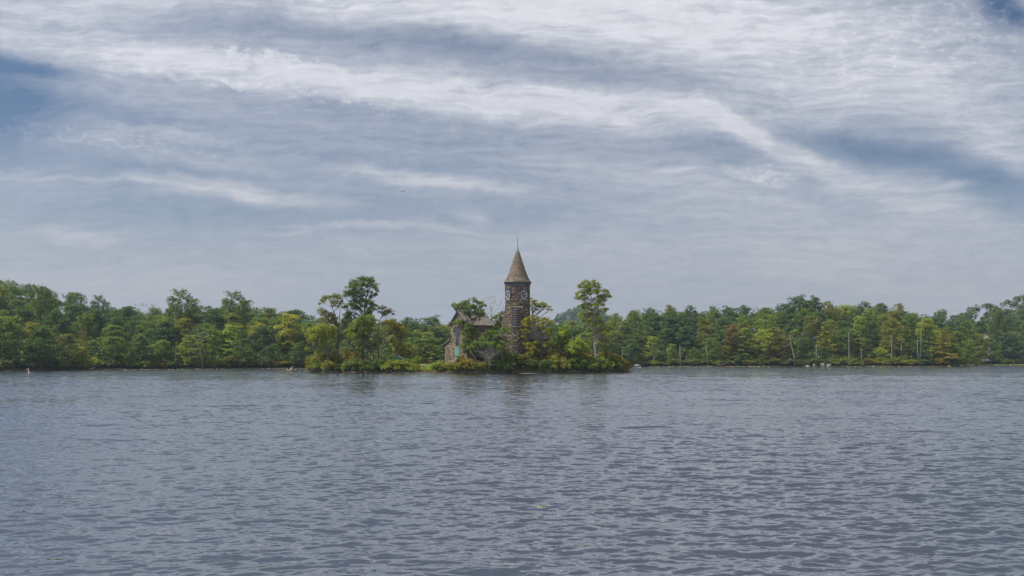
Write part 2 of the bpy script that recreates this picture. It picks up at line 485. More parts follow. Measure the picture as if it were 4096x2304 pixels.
# ------------------------------------------------------------------- terrain
SHORE = [(-1500, 1492), (-600, 1487), (0, 1483), (600, 1478), (1180, 1473.6), (1700, 1470.5), (2300, 1467.5), (2560, 1466.8), (3100, 1466.6), (3800, 1466.4),
         (3835, 1462.5), (3900, 1460.6), (4100, 1459.6), (5600, 1458)]
SKYL = [(-1500, 1120), (-300, 1135), (0, 1143), (100, 1155), (170, 1172), (230, 1180), (310, 1190), (400, 1192), (450, 1204), (520, 1226), (640, 1236), (760, 1215), (830, 1218), (1000, 1215), (1080, 1237), (1150, 1237),
        (1220, 1250), (1280, 1268), (1340, 1290), (1500, 1283), (1560, 1276), (1640, 1276), (1720, 1272), (1780, 1290), (2000, 1300), (2120, 1302), (2250, 1292), (2330, 1282), (2400, 1268), (2460, 1252), (2530, 1240), (2620, 1228), (2700, 1226), (2780, 1234), (2850, 1233), (3050, 1231),
        (3130, 1226), (3200, 1213), (3330, 1213), (3400, 1222), (3500, 1213), (3560, 1215), (3610, 1228), (3660, 1256), (3720, 1268), (3800, 1285), (3900, 1290), (4000, 1275), (4096, 1262), (4400, 1240), (5600, 1230)]
DEPTH = [(-1500, 120), (0, 115), (500, 95), (900, 70), (1300, 60), (2000, 60), (2500, 62), (3500, 62), (3800, 60), (5600, 80)]
_sx = np.array([p[0] for p in SHORE]); _sy = np.array([EYE * F / (p[1] - HZ) for p in SHORE])
_kx = np.array([p[0] for p in SKYL]); _ky = np.array([p[1] for p in SKYL])
_dx = np.array([p[0] for p in DEPTH]); _dd = np.array([p[1] for p in DEPTH])
def shoreY(px): return np.interp(px, _sx, _sy)
def skyline(px): return np.interp(px, _kx, _ky)
def dmax(px): return np.interp(px, _dx, _dd)
def hills(X, Y):
    px = 2048 + X * F / Y
    h = 79 * np.exp(-((px - 2335) / 210.0) ** 2 - ((Y - 1500) / 260.0) ** 2)
    h = np.maximum(h, 70 * np.exp(-((px - 2560) / 200.0) ** 2 - ((Y - 1650) / 260.0) ** 2))
    ridge = np.interp(px, [3300, 3560, 3700, 3860, 3950, 4096, 4500, 5600], [20, 29, 31, 35, 38, 51, 68, 78])
    h = np.maximum(h, ridge * np.exp(-((Y - 800) / 130.0) ** 2) * (px > 3200))
    left = np.interp(px, [-1500, 100, 300, 420, 700], [44, 34, 28, 18, 8])
    h = np.maximum(h, left * np.exp(-((Y - 520) / 90.0) ** 2) * (px < 720))
    return h
def terrain(X, Y):
    X = np.asarray(X, float); Y = np.asarray(Y, float)
    px = 2048 + X * F / Y
    ys = shoreY(px); d = Y - ys; dm = dmax(px)
    yb = ys + dm
    top = EYE + (HZ - skyline(px)) * yb / F - 18.5
    t = np.clip(d / dm, 0, 1.0)
    land = 0.35 + np.clip(d, 0, 6) * 0.08 + np.maximum(top, 0.5) * t ** 1.1
    land = np.where(d > dm, np.maximum(land * np.exp(-((d - dm) / 500.0) ** 2), 0), land)
    land = np.maximum(land, hills(X, Y))
    bed = np.maximum(-2.0, 0.35 + d * 0.35)
    return np.where(d > 0, land, bed)
pxs = np.arange(-1500, 5601, 30.0)
ys = np.concatenate([np.linspace(1, 180, 14), np.linspace(190, 560, 150), np.linspace(566, 1100, 60), np.linspace(1120, 2600, 60)])
PX, YY = np.meshgrid(pxs, ys)
XX = (PX - 2048) * np.maximum(YY, 160.0) / F
ZZ = terrain(XX, YY)
nr, nc = PX.shape
idx = np.arange(nr * nc).reshape(nr, nc)
quads = np.stack([idx[:-1, :-1], idx[:-1, 1:], idx[1:, 1:], idx[1:, :-1]], -1).reshape(-1, 4)
g = link("ground", np_mesh("ground", np.stack([XX, YY, ZZ], -1).reshape(-1, 3), quads, smooth=True), mat=M_SOIL)
tag(g, "dark leaf-strewn ground under the woods around the lake", kind="structure")

# -------------------------------------------------------------------- island
IC = np.array([X_at(1880, 212.0), 212.0])
def island_r(t):
    """shore radius of the island at angle t around its middle"""
    a, b = 37.6, 14.8
    n = 2.6
    r = (np.abs(np.cos(t) / a) ** n + np.abs(np.sin(t) / b) ** n) ** (-1.0 / n)
    return r * (1 + 0.018 * np.sin(9 * t + 1) + 0.015 * np.sin(17 * t) + 0.012 * np.sin(31 * t + 2) + 0.008 * np.sin(53 * t))
def island_z(X, Y):
    X = np.asarray(X, float); Y = np.asarray(Y, float)
    dx_, dy_ = X - IC[0], Y - IC[1]
    t = np.arctan2(dy_, dx_); s = np.hypot(dx_, dy_) / island_r(t)
    z = np.interp(s, [0, 0.55, 0.82, 0.93, 0.985, 1.0, 1.06], [2.1, 1.7, 1.0, 0.65, 0.28, 0.0, -1.6])
    z = z + 1.0 * np.exp(-((X - X_at(1980, 208)) / 12.0) ** 2 - ((Y - 210) / 8.0) ** 2)
    return z + 0.06 * np.sin(X * 1.7) * np.sin(Y * 1.3 + 1)
th = np.linspace(0, 2 * np.pi, 360, endpoint=False)
sr = np.array([0.001, .15, .3, .45, .6, .7, .78, .84, .88, .92, .95, .97, .985, 0.995, 1.01, 1.06])
TT, SS = np.meshgrid(th, sr)
XI = IC[0] + np.cos(TT) * island_r(TT) * SS; YI = IC[1] + np.sin(TT) * island_r(TT) * SS
rg = np.random.default_rng(4)
ZI = island_z(XI, YI) + rg.normal(0, 0.05, XI.shape) * (SS > 0.8) * (SS < 1.0)
nr, nc = XI.shape
idx = np.arange(nr * nc).reshape(nr, nc)
idn = np.roll(idx, -1, 1)
quads = np.stack([idx[:-1], idx[1:], idn[1:], idn[:-1]], -1).reshape(-1, 4)
isl = link("island", np_mesh("island", np.stack([XI, YI, ZI], -1).reshape(-1, 3), quads, smooth=True), mat=M_BANK)
tag(isl, "low island with a dark muddy bank under the chapel", kind="structure")

# --------------------------------------------------------------------- water
def build_water():
    rng = np.random.default_rng(11)
    pxc = np.linspace(-420, 4520, 760)
    yl = [4.0]
    while yl[-1] < 780:
        yl.append(yl[-1] + max(0.036, 0.0017 * yl[-1]))
    yl = np.array(yl)
    dyl = np.maximum(0.036, 0.0017 * yl)
    X = (pxc[None, :] - 2048) * yl[:, None] / F
    ext = np.cumsum(np.linspace(0.4, 6.0, 50)) ** 1.06            # open water beyond the fan on both sides
    ext = np.broadcast_to(ext[None, :], (len(yl), 50)) + 0.0
    X = np.concatenate([X[:, :1] - ext[:, ::-1], X, X[:, -1:] + ext], 1).astype(np.float32)
    core = np.concatenate([np.linspace(0, 1, 50) ** 3, np.ones(760), np.linspace(1, 0, 50) ** 3])[None, :]
    Y = np.broadcast_to(yl[:, None], X.shape).astype(np.float32)
    # sheltered water in the lee of the island and close to the banks
    t = np.arctan2(Y - IC[1], X - IC[0]); s = np.hypot(X - IC[0], Y - IC[1]) - island_r(t)
    side = np.clip((X - X_at(1760, 197)) / 5.0, 0, 1) * np.clip((X_at(2440, 197) - X) / 8.0, 0, 1)
    reach = 3.0 + 17.0 * side
    lee = 0.25 + 0.75 * np.clip(s / reach, 0, 1) ** 1.4
    pxx = 2048 + X * F / Y
    d = shoreY(pxx) - Y
    lee = lee * (0.5 + 0.5 * np.clip(d / 5.0, 0, 1))
    Z = np.zeros_like(X)
    N = 96
    lam = np.exp(rng.uniform(math.log(0.16), math.log(1.9), N))
    ang = rng.normal(0, 0.52, N) + math.radians(-90 + 9)
    steep = 0.0135 * (lam / 1.0) ** -0.10
    lost = np.zeros(len(yl)); tot = 0.0
    gust = 0.8 + 0.35 * np.sin(X * 0.11 + 0.6 * np.sin(Y * 0.06)) * np.sin(Y * 0.085 + X * 0.02)
    for i in range(N):
        k = 2 * math.pi / lam[i]
        a = steep[i] / k * 1.45
        w = np.clip((lam[i] / dyl - 2.4) / 2.4, 0, 1)
        tot += (a * k) ** 2 / 2
        lost += (1 - w ** 2) * (a * k) ** 2 / 2
        rows = np.nonzero(w > 0)[0]
        if not len(rows): continue
        R = slice(0, rows[-1] + 1)
        ph = k * (math.cos(ang[i]) * X[R] + math.sin(ang[i]) * Y[R]) + rng.uniform(0, 6.28)
        ph = ph + 0.35 * np.sin(ph * 0.31 + X[R] * 0.7)
        sh = np.sin(ph + 0.5 * np.sin(ph))
        Z[R] += (w[R, None] * a) * (sh - 0.30 * np.cos(2 * ph))
    Z *= (lee * gust) * core
    rip = np.maximum(np.sqrt(lost / tot)[:, None], 1 - core) * lee * (0.75 + 0.25 * gust)
    nr, nc = X.shape
    idx = np.arange(nr * nc).reshape(nr, nc)
    quads = np.stack([idx[:-1, :-1], idx[:-1, 1:], idx[1:, 1:], idx[1:, :-1]], -1).reshape(-1, 4)
    me = np_mesh("lake_water", np.stack([X, Y, Z], -1).reshape(-1, 3), quads,
                 {"ripple": ('POINT', rip), "lee": ('POINT', lee)}, smooth=True)
    m, T = new_mat("lake_water")
    pos = T.n('ShaderNodeTexCoord').outputs['Object']
    rp = T.n('ShaderNodeAttribute', attribute_name='ripple').outputs['Fac']
    le = T.n('ShaderNodeAttribute', attribute_name='lee').outputs['Fac']
    def slopes(sx, sy, sc, det, seed):
        c = T.noise(T.mapping(pos, (seed, seed * 2.3, 0), (0, 0, math.radians(6)), (sx, sy, 1)), sc, det, 0.55, 'Color')
        return T.vec('SUBTRACT', c, (0.5, 0.5, 0.5))
    far1 = slopes(0.45, 1.0, 0.55, 3, 3.1)     # long wavelets seen far out
    far2 = slopes(0.6, 1.0, 2.6, 3, 7.7)       # short wavelets
    fine = slopes(0.7, 1.0, 13.0, 4, 1.3)       # ripples on every wave
    far3 = slopes(0.30, 1.0, 0.10, 3, 5.9)     # cat's paws
    sl = T.vec('ADD', T.scale(far1, 0.09), T.scale(far2, 0.08))
    sl = T.vec('ADD', sl, T.scale(far3, 0.10))
    sl = T.scale(sl, rp)
    sl = T.vec('ADD', sl, T.scale(fine, T.math('MULTIPLY', le, 0.07)))
    nrm = T.n('ShaderNodeNewGeometry').outputs['Normal']
    # steep little fronts on the downwind side of the wavelets
    def fronts(sx, sc, lo, hi, seed):
        nz = T.noise(T.mapping(pos, (seed, seed * 1.7, 0), (0, 0, math.radians(7)), (sx, 1.0, 1)), sc, 4, 0.6)
        return T.rng(nz, lo, hi, 0, 1, True)
    fr = T.math('ADD', T.math('MULTIPLY', fronts(0.30, 0.42, 0.57, 0.69, 11.0), 0.50), T.math('MULTIPLY', fronts(0.38, 1.5, 0.58, 0.70, 5.0), 0.60))
    fr = T.math('ADD', T.math('MULTIPLY', fr, T.math('MULTIPLY', rp, T.math('ADD', rp, 0.25))), T.math('MULTIPLY', T.math('MULTIPLY', fronts(0.4, 3.4, 0.52, 0.68, 2.0), 0.30), le))
    fr = T.math('ADD', fr, T.math('MULTIPLY', T.math('MULTIPLY', fronts(0.45, 8.5, 0.54, 0.68, 3.3), 0.26), le))
    lanes = T.rng(T.noise(T.mapping(pos, (4, 9, 0), (0, 0, math.radians(12)), (0.5, 1.0, 1)), 0.035, 4, 0.55), 0.38, 0.62, 0.45, 1.5)
    fr = T.math('MULTIPLY', fr, lanes)
    sx_, sy_, _ = T.sep(sl)
    sy_ = T.math('SUBTRACT', sy_, fr)
    nn = T.vec('NORMALIZE', T.vec('ADD', nrm, T.xyz(T.math('MULTIPLY', sx_, 0.75), sy_, 0.0)))
    b = T.n('ShaderNodeBsdfPrincipled')
    b.inputs['Base Color'].default_value = (0.010, 0.011, 0.013, 1)
    b.inputs['Roughness'].default_value = 0.03
    b.inputs['IOR'].default_value = 1.5
    T.link(nn, b.inputs['Normal'])
    gl = T.n('ShaderNodeBsdfGlossy'); gl.inputs['Roughness'].default_value = 0.04
    gl.inputs['Color'].default_value = (0.96, 0.98, 1.0, 1); T.link(nn, gl.inputs['Normal'])
    ms = T.n('ShaderNodeMixShader'); ms.inputs[0].default_value = 0.36
    T.link(b.outputs[0], ms.inputs[1]); T.link(gl.outputs[0], ms.inputs[2])
    finish(T, ms.outputs[0])
    o = link("water", me, mat=m)
    tag(o, "rippled grey-blue lake water", kind="structure")
build_water()
# -------------------------------------------------------------------- chapel
def build_chapel():
    rnd = random.Random(5)
    root = thing("chapel", (X_at(1960, 208), 208.0, 2.0), "rubble stone lakeside chapel with a round clock tower under a conical roof", "chapel")
    org = Vector(root.location)
    def done(mb, name, mat, parent=None):
        o = mb.build(name, mat, parent or root)
        if parent is None:
            o.location = -org
        return o
    # ---- tower
    YT = 206.0
    tx, ty = X_at(2070.5, YT), YT
    R = 49 * YT / F
    ztop = z_at(1146, YT)
    prof_z = np.linspace(0.6, ztop, 150)
    seg = 110
    rg = np.random.default_rng(2)
    # blocky stone relief: one offset per stone cell in (angle, height)
    vs = []
    off = {}
    for i, z in enumerate(prof_z):
        pyy = HZ - (z - EYE) * F / YT
        flare = np.interp(pyy, [1100, 1215, 1255, 1300, 1470], [0, 0, 0.06, 0.16, 0.3])
        course = int(i / 1.7 + 0.6 * math.sin(i * 1.3))
        for j in range(seg):
            a = 2 * math.pi * j / seg
            cell = (course, int((j + (course * 37) % 7) / 2.4))
            if cell not in off: off[cell] = rg.normal(0, 0.017)
            r = R + flare + off[cell]
            # weathered stepped buttress on the chapel side
            bx = math.exp(-((a - math.radians(185)) / 0.42) ** 2)
            r += bx * np.interp(pyy, [1205, 1245, 1262, 1290, 1320], [0, 0.12, 0.42, 0.66, 0.72])
            vs.append((tx + r * math.cos(a), ty + r * math.sin(a), z))
    idx = np.arange(len(prof_z) * seg).reshape(len(prof_z), seg)
    idn = np.roll(idx, -1, 1)
    q = np.stack([idx[:-1], idn[:-1], idn[1:], idx[1:]], -1).reshape(-1, 4)
    tw = link("tower", np_mesh("tower", vs, q), root, M_RUBBLE); tw.location = -org
    # cornice: dark moulded ring
    b = MB()
    zc = z_at(1131, YT); k = YT / F
    b.lathe([(R * 0.9, ztop - 0.02), (R + 0.06, ztop - 0.02), (R + 0.06, ztop + 6 * k), (R + 0.12, ztop + 6.3 * k), (R + 0.12, ztop + 9 * k), (R + 0.24, ztop + 10.5 * k), (R + 0.30, zc - 1.5 * k), (R * 0.9, zc - 1.2 * k)], 72, (tx, ty, 0))
    done(b, "cornice", M_DARKPAINT)
    # conical shingled roof, one stepped ring per course
    b = MB()
    yk = [997, 1010, 1026, 1046, 1070, 1090, 1108, 1120, 1131]
    rk = [2.2, 7.5, 13.0, 19.5, 27.5, 34.0, 41.5, 47.5, 55.5]
    n = 36
    for i in range(n):
        ya, yb = 1000 + (131.0) * i / n, 1000 + 131.0 * (i + 1) / n
        ra, rb = np.interp(ya, yk, rk) * k, np.interp(yb, yk, rk) * k
        za, zb = z_at(ya, YT), z_at(yb, YT)
        m = 46
        for j in range(m):
            o = (i % 2) * 0.5
            t0, t1 = 2 * math.pi * (j + o) / m, 2 * math.pi * (j + 1 + o) / m
            tn = rnd.random()
            rb2 = rb + 0.035 + 0.02 * rnd.random()
            p = [(tx + r * math.cos(t), ty + r * math.sin(t), z) for r, z, t in ((ra, za, t0), (ra, za, t1), (rb2, zb, t1), (rb2, zb, t0))]
            low = [(tx + rb * math.cos(t1), ty + rb * math.sin(t1), zb), (tx + rb * math.cos(t0), ty + rb * math.sin(t0), zb)]
            b.add(p + low, [(0, 1, 2, 3), (3, 2, 4, 5)], tint=tn)
    b.lathe([(54 * k, zc + 0.02), (0.3, zc + 0.3)], 46, (tx, ty, 0))
    roof = done(b, "cone_roof", M_SHINGLE)
    b = MB()
    b.lathe([(7.0 * k, z_at(1009, YT)), (3.6 * k, z_at(996, YT)), (2.9 * k, z_at(992, YT)), (3.1 * k, z_at(990.5, YT)), (1.4 * k, z_at(985, YT)), (0.01, z_at(984, YT))], 20, (tx, ty, 0), smooth=True)
    cp = done(b, "roof_cap", M_COPPER)
    b = MB()
    b.tube([(tx, ty, z_at(986, YT)), (tx, ty, z_at(958, YT)), (tx, ty, z_at(949, YT))], [0.055, 0.045, 0.015], 8)
    b.lathe([(0.01, -0.11), (0.10, -0.04), (0.11, 0.03), (0.01, 0.11)], 10, (tx, ty, z_at(959, YT)), smooth=True)
    b.box((tx - 0.16, ty - 0.02, z_at(960.5, YT) - 0.02), (tx + 0.16, ty + 0.02, z_at(960.5, YT) + 0.03))
    done(b, "finial", M_IRON)
    # ---- clocks, on two square panels 92 degrees apart
    def clock(az):
        nrm = Vector((math.sin(az), -math.cos(az), 0)); side = Vector((math.cos(az), math.sin(az), 0)); up = Vector((0, 0, 1))
        def M(d):  # u along side, w up, depth outwards
            c = Vector((tx, ty, 0)) + nrm * (R - 0.10)
            return Matrix(((side.x, up.x, nrm.x, c.x), (side.y, up.y, nrm.y, c.y), (side.z, up.z, nrm.z, c.z), (0, 0, 0, 1)))
        MM = M(0)
        hw = 0.96
        zb, zt, zm = z_at(1198, YT), z_at(1148.5, YT), z_at(1165, YT)
        zc_ = z_at(1181, YT); r = 16.3 * k
        b = MB()
        b.box((-hw, zb, -0.3), (hw, zt, 0.06), MM)
        b.box((-hw - 0.07, zb - 0.02, 0.06), (-hw + 0.06, zt, 0.13), MM)
        b.box((hw - 0.06, zb - 0.02, 0.06), (hw + 0.07, zt, 0.13), MM)
        b.box((-hw + 0.06, zm - 0.05, 0.06), (hw - 0.06, zm + 0.06, 0.12), MM)
        ck = done(b, "clock", M_DARKPAINT)
        s = MB(); s.box((-hw - 0.15, zb - 0.26, -0.3), (hw + 0.15, zb - 0.03, 0.16), MM)
        so = s.build("sill", M_DRESSED, ck)
        d = MB()
        pol = [(r * math.cos(t), zc_ + r * math.sin(t)) for t in np.linspace(0, 2 * math.pi, 48, endpoint=False)]
        d.prism(pol, 0.064, 0.10, MM)
        d.build("dial", M_DIALBLACK, ck)
        ring = MB()
        tt = np.linspace(0, 2 * math.pi, 49)
        for i in range(48):
            a0, a1 = tt[i], tt[i + 1]
            pts = [(r * 0.955, a0), (r * 1.01, a0), (r * 1.01, a1), (r * 0.955, a1)]
            lo = [tuple(MM @ Vector((q * math.cos(a), zc_ + q * math.sin(a), 0.102))) for q, a in pts]
            hi = [tuple(MM @ Vector((q * math.cos(a), zc_ + q * math.sin(a), 0.125))) for q, a in pts]
            ring.add(lo + hi, [(4, 5, 6, 7), (0, 3, 7, 4), (1, 2, 6, 5)])
        ring.build("rim", M_DIAL, ck)
        glyph = {'I': [((0, 0), (0, 1))], 'V': [((-.32, 1), (0, 0)), ((0, 0), (.32, 1))], 'X': [((-.32, 0), (.32, 1)), ((-.32, 1), (.32, 0))]}
        wid = {'I': .42, 'V': .8, 'X': .8}
        for h, txt in enumerate(("XII", "I", "II", "III", "IIII", "V", "VI", "VII", "VIII", "IX", "X", "XI")):
            th_ = math.pi / 2 - h * math.pi / 6
            rad = Vector((math.cos(th_), math.sin(th_))); tan = Vector((rad.y, -rad.x))
            tot = sum(wid[c] for c in txt); x = -tot / 2
            L, S = r * 0.30, r * 0.145; num = MB()
            for c in txt:
                cx = x + wid[c] / 2; x += wid[c]
                for (ax, ay), (bx_, by_) in glyph[c]:
                    p0 = rad * (r * 0.62 + ay * L) + tan * ((cx + ax) * S)
                    p1 = rad * (r * 0.62 + by_ * L) + tan * ((cx + bx_) * S)
                    dr = (p1 - p0).normalized(); nn = Vector((-dr.y, dr.x)) * r * 0.026
                    c4 = [p0 + nn, p0 - nn, p1 - nn, p1 + nn]
                    lo = [tuple(MM @ Vector((p.x, zc_ + p.y, 0.102))) for p in c4]
                    hi = [tuple(MM @ Vector((p.x, zc_ + p.y, 0.122))) for p in c4]
                    num.add(lo + hi, [(4, 5, 6, 7), (0, 1, 5, 4), (1, 2, 6, 5), (2, 3, 7, 6), (3, 0, 4, 7)])
            num.build("numeral", M_DIAL, ck)
        for ln, wd, ang, dp in ((0.60, 0.085, 90 - 35, 0.128), (0.93, 0.06, 90 - 97, 0.146)):
            hmb = MB(); t = math.radians(ang); dr = Vector((math.cos(t), math.sin(t))); nn = Vector((-dr.y, dr.x))
            pl = [dr * (-0.16 * r) + nn * wd * .7 * r, dr * (-0.16 * r) - nn * wd * .7 * r, dr * (ln * .6 * r) - nn * wd * r, dr * (ln * r), dr * (ln * .6 * r) + nn * wd * r]
            hmb.prism([(p.x, zc_ + p.y) for p in pl], dp, dp + 0.015, MM)
            hmb.build("clock_hand", M_DIAL, ck)
        lp = MB(); lp.box((hw * 0.42, zt - 0.36, 0.06), (hw * 0.52, zt - 0.24, 0.16), MM)
        lp.build("lamp", M_WHITE, ck)
        return ck
    clock(math.radians(31)); clock(math.radians(31 - 85))
    # ---- belfry louvre
    az = math.radians(-6)
    nrm = Vector((math.sin(az), -math.cos(az), 0)); side = Vector((math.cos(az), math.sin(az), 0))
    c = Vector((tx, ty, 0)) + nrm * R
    MM = Matrix(((side.x, 0, nrm.x, c.x), (side.y, 0, nrm.y, c.y), (0, 1, 0, 0), (0, 0, 0, 1)))
    zb, zt = z_at(1306, YT), z_at(1233, YT)
    hw = 14 * k
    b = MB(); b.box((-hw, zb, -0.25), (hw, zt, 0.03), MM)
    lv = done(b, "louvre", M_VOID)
    n = 8
    for i in range(n):
        s = MB()
        z0 = zb + (zt - zb) * (i + 0.08) / n; z1 = zb + (zt - zb) * (i + 0.72) / n
        for j in range(8):
            u0, u1 = -hw + 2 * hw * j / 8, -hw + 2 * hw * (j + 1) / 8
            bow = lambda u: 0.20 * (1 - (u / hw) ** 2)
            sag = lambda u: 0.10 * (1 - (u / hw) ** 2)
            p = [(u0, z0 - sag(u0), 0.10 + bow(u0)), (u1, z0 - sag(u1), 0.10 + bow(u1)), (u1, z1, 0.035), (u0, z1, 0.035)]
            p2 = [(a, w + 0.03, d_ - 0.02) for a, w, d_ in p]
            s.add([tuple(MM @ Vector(q_)) for q_ in p + p2], [(0, 1, 2, 3), (7, 6, 5, 4), (0, 4, 5, 1)])
        s.build("slat", M_DARKPAINT, lv)
    s = MB()
    s.box((-hw - 0.16, zb - 0.05, -0.2), (-hw, zt, 0.10), MM); s.box((hw, zb - 0.05, -0.2), (hw + 0.16, zt, 0.10), MM)
    s.build("jamb", M_RUBBLE, lv)
    s = MB(); s.box((-hw - 0.5, zt + 0.003, -0.3), (hw + 0.65, zt + 0.34, 0.16), MM); s.build("lintel", M_DRESSED, lv)
    s = MB(); s.box((-hw - 0.2, zb - 0.25, -0.3), (hw + 0.2, zb - 0.053, 0.18), MM); s.build("sill", M_DRESSED, lv)

    # ---- nave: gable end towards the lake on the left
    YN = 203.0
    th_ = math.radians(57)
    cor = Vector((X_at(1868, YN), YN, 0))
    wdir = Vector((-math.cos(th_), math.sin(th_), 0)); out = Vector((-math.sin(th_), -math.cos(th_), 0))
    G = Matrix(((wdir.x, 0, out.x, cor.x), (wdir.y, 0, out.y, cor.y), (0, 1, 0, 0), (0, 0, 0, 1)))  # u along gable, w up, d outwards
    Wd, L = 7.6, 6.9
    Ym = 205.5
    ze, za = z_at(1296, Ym), z_at(1243, Ym)
    def gp(px, py):  # photo position on the gable wall
        s_ = (px - 2048) / F
        # intersect the view ray with the gable plane
        u = (s_ * cor.y - cor.x) / (wdir.x - s_ * wdir.y)
        Y = cor.y + u * wdir.y
        return u, z_at(py, Y)
    b = MB()
    b.prism([(0, 0.8), (Wd, 0.8), (Wd, ze), (Wd / 2, za), (0, ze)], -L, 0, G)
    done(b, "nave_wall", M_BLOCK)
    # roof planes built course by course
    def roof_plane(b, p_eave0, p_eave1, p_top0, p_top1, rows, tiles):
        e0, e1, t0, t1 = map(Vector, (p_eave0, p_eave1, p_top0, p_top1))
        nn = (e1 - e0).cross(t0 - e0).normalized()
        if nn.z < 0: nn = -nn
        for i in range(rows):
            fa, fb = i / rows, (i + 1) / rows
            a0, a1 = e0.lerp(t0, fa), e1.lerp(t1, fa); b0, b1 = e0.lerp(t0, fb), e1.lerp(t1, fb)
            for j in range(tiles):
                o = 0.5 * (i % 2)
                s0, s1 = max(0, (j - o) / tiles), min(1.0, (j + 1 - o) / tiles)
                if j == tiles - 1: s1 = 1.0
                lift = nn * (0.05 + 0.02 * rnd.random())
                p = [a0.lerp(a1, s0) + lift, a0.lerp(a1, s1) + lift, b0.lerp(b1, s1) + nn * 0.01, b0.lerp(b1, s0) + nn * 0.01]
                low = [a0.lerp(a1, s0), a0.lerp(a1, s1)]
                b.add([tuple(q_) for q_ in p + low], [(0, 1, 2, 3), (4, 5, 1, 0)])
    b = MB()
    oh, fo = 0.55, 0.45
    slope = (za - ze) / (Wd / 2)
    for sgn in (0, 1):
        ue = -oh if sgn == 0 else Wd + oh
        zee = ze - oh * slope + 0.12
        P = lambda u, w, d_: tuple(G @ Vector((u, w, d_)))
        roof_plane(b, P(ue, zee, fo), P(ue, zee, -L - 0.2), P(Wd / 2, za + 0.12, fo), P(Wd / 2, za + 0.12, -L - 0.2), 20, 22)
    rf = done(b, "nave_roof", M_SHINGLE_GREY)
    s = MB()
    for sgn in (0, 1):
        ue = -oh if sgn == 0 else Wd + oh
        zee = ze - oh * slope
        u0, u1 = Wd / 2, ue
        pol = [(u0, za + 0.10), (u1, zee + 0.10), (u1, zee - 0.16), (u0, za - 0.22)]
        s.prism(pol, fo - 0.16, fo - 0.02, G)
    s.build("bargeboard", M_DARKPAINT, rf)
    s = MB(); s.box((-oh - 0.03, ze - oh * slope - 0.12, -L - 0.2), (-oh + 0.12, ze - oh * slope + 0.08, fo), G); s.build("gutter", M_DARKPAINT, rf)
    # door
    (u0, z1), (u1, z0) = gp(1837, 1391), gp(1820, 1440)
    b = MB(); b.box((u0, z0, -0.2), (u1, z1, 0.05), G)
    dr = done(b, "door", M_TEAL)
    s = MB()
    for i in range(5):
        uu0 = u0 + (u1 - u0) * i / 5; s.box((uu0 + 0.02, z0 + 0.02, 0.05), (uu0 + (u1 - u0) / 5 - 0.03, z1 - 0.02, 0.08), G)
    s.build("door_boards", M_TEAL, dr)
    s = MB(); s.box((u0 - 0.5, z1 + 0.02, -0.2), (u1 + 0.9, z1 + 0.32, 0.14), G); s.build("lintel", M_DRESSED, dr)
    s = MB(); s.box((u0 - 0.3, z0 - 0.28, -0.2), (u1 + 0.3, z0 - 0.003, 0.5), G); s.build("step", M_DRESSED, dr)
    # tall window widening upwards
    pts = [gp(*p) for p in ((1833, 1384), (1825, 1384), (1825, 1343), (1818, 1328), (1818, 1309), (1842, 1309), (1842, 1328), (1834, 1343))]
    b = MB(); b.prism(pts, -0.2, 0.04, G)
    wn = done(b, "window", M_BLUEGLASS)
    s = MB()
    for i in range(len(pts)):
        p0, p1 = pts[i], pts[(i + 1) % len(pts)]
        s.tube([tuple(G @ Vector((p0[0], p0[1], 0.05))), tuple(G @ Vector((p1[0], p1[1], 0.05)))], 0.09, 6)
    for f_ in (1352, 1362, 1372):
        (ua, wa), (ub, wb) = gp(1833, f_), gp(1825, f_)
        s.tube([tuple(G @ Vector((ua, wa, 0.05))), tuple(G @ Vector((ub, wb, 0.05)))], 0.035, 5)
    s.build("frame", M_DARKPAINT, wn)
    for (xa, ya, xb, yb) in ((1817, 1311, 1813, 1330), (1806, 1341, 1801, 1351)):
        (ua, wa), (ub, wb) = gp(xa, ya), gp(xb, yb)
        b = MB(); b.box((ua, wb, -0.2), (ub, wa, 0.03), G); done(b, "small_window", M_VOID)
    # windows in the long wall
    Ldir = -out
    for dd, ww, zz0, zz1 in ((2.0, 0.8, 3.6, 6.4), (4.4, 0.8, 3.6, 6.4)):
        P = Matrix(((Ldir.x, 0, -wdir.x, cor.x), (Ldir.y, 0, -wdir.y, cor.y), (0, 1, 0, 0), (0, 0, 0, 1)))
        b = MB(); b.box((dd, zz0, -0.2), (dd + ww, zz1, 0.03), P); done(b, "small_window", M_BLUEGLASS)
    # lean-to aisle beside the gable
    (ua, wa), (ub, wb) = gp(1796, 1356), gp(1778, 1374)
    b = MB(); b.prism([(Wd + 0.003, 0.8), (ub, 0.8), (ub, wb), (Wd + 0.003, wa - 0.1)], -5.5, -0.12, G)
    done(b, "aisle_wall", M_BLOCK)
    b = MB()
    (uc, wc) = gp(1769, 1382)
    P = lambda u, w, d_: tuple(G @ Vector((u, w, d_)))
    roof_plane(b, P(uc, wc + 0.08, 0.25), P(uc, wc + 0.08, -5.7), P(Wd + 0.01, wa + 0.1, 0.25), P(Wd + 0.01, wa + 0.1, -5.7), 11, 18)
    s = b
    s.prism([(uc, wc + 0.04), (uc, wc - 0.1), (Wd + 0.01, wa - 0.1), (Wd + 0.01, wa + 0.06)], 0.02, 0.22, G)
    done(b, "aisle_roof", M_SHINGLE_GREY)
    # ---- lower hipped block behind the tower
    y0, y1 = 207.5, 214.5
    xl, xr = X_at(1975, y0), X_at(2190, y0)
    ze2, zr2 = z_at(1357, y0), z_at(1286, 211.0)
    b = MB(); b.box((xl, y0, 0.8), (xr - 2.6, y1, ze2 + 0.1)); b.box((xr - 2.6, y0 + 1.6, 0.8), (xr, y1, ze2 + 0.1))
    done(b, "choir_wall", M_RUBBLE)
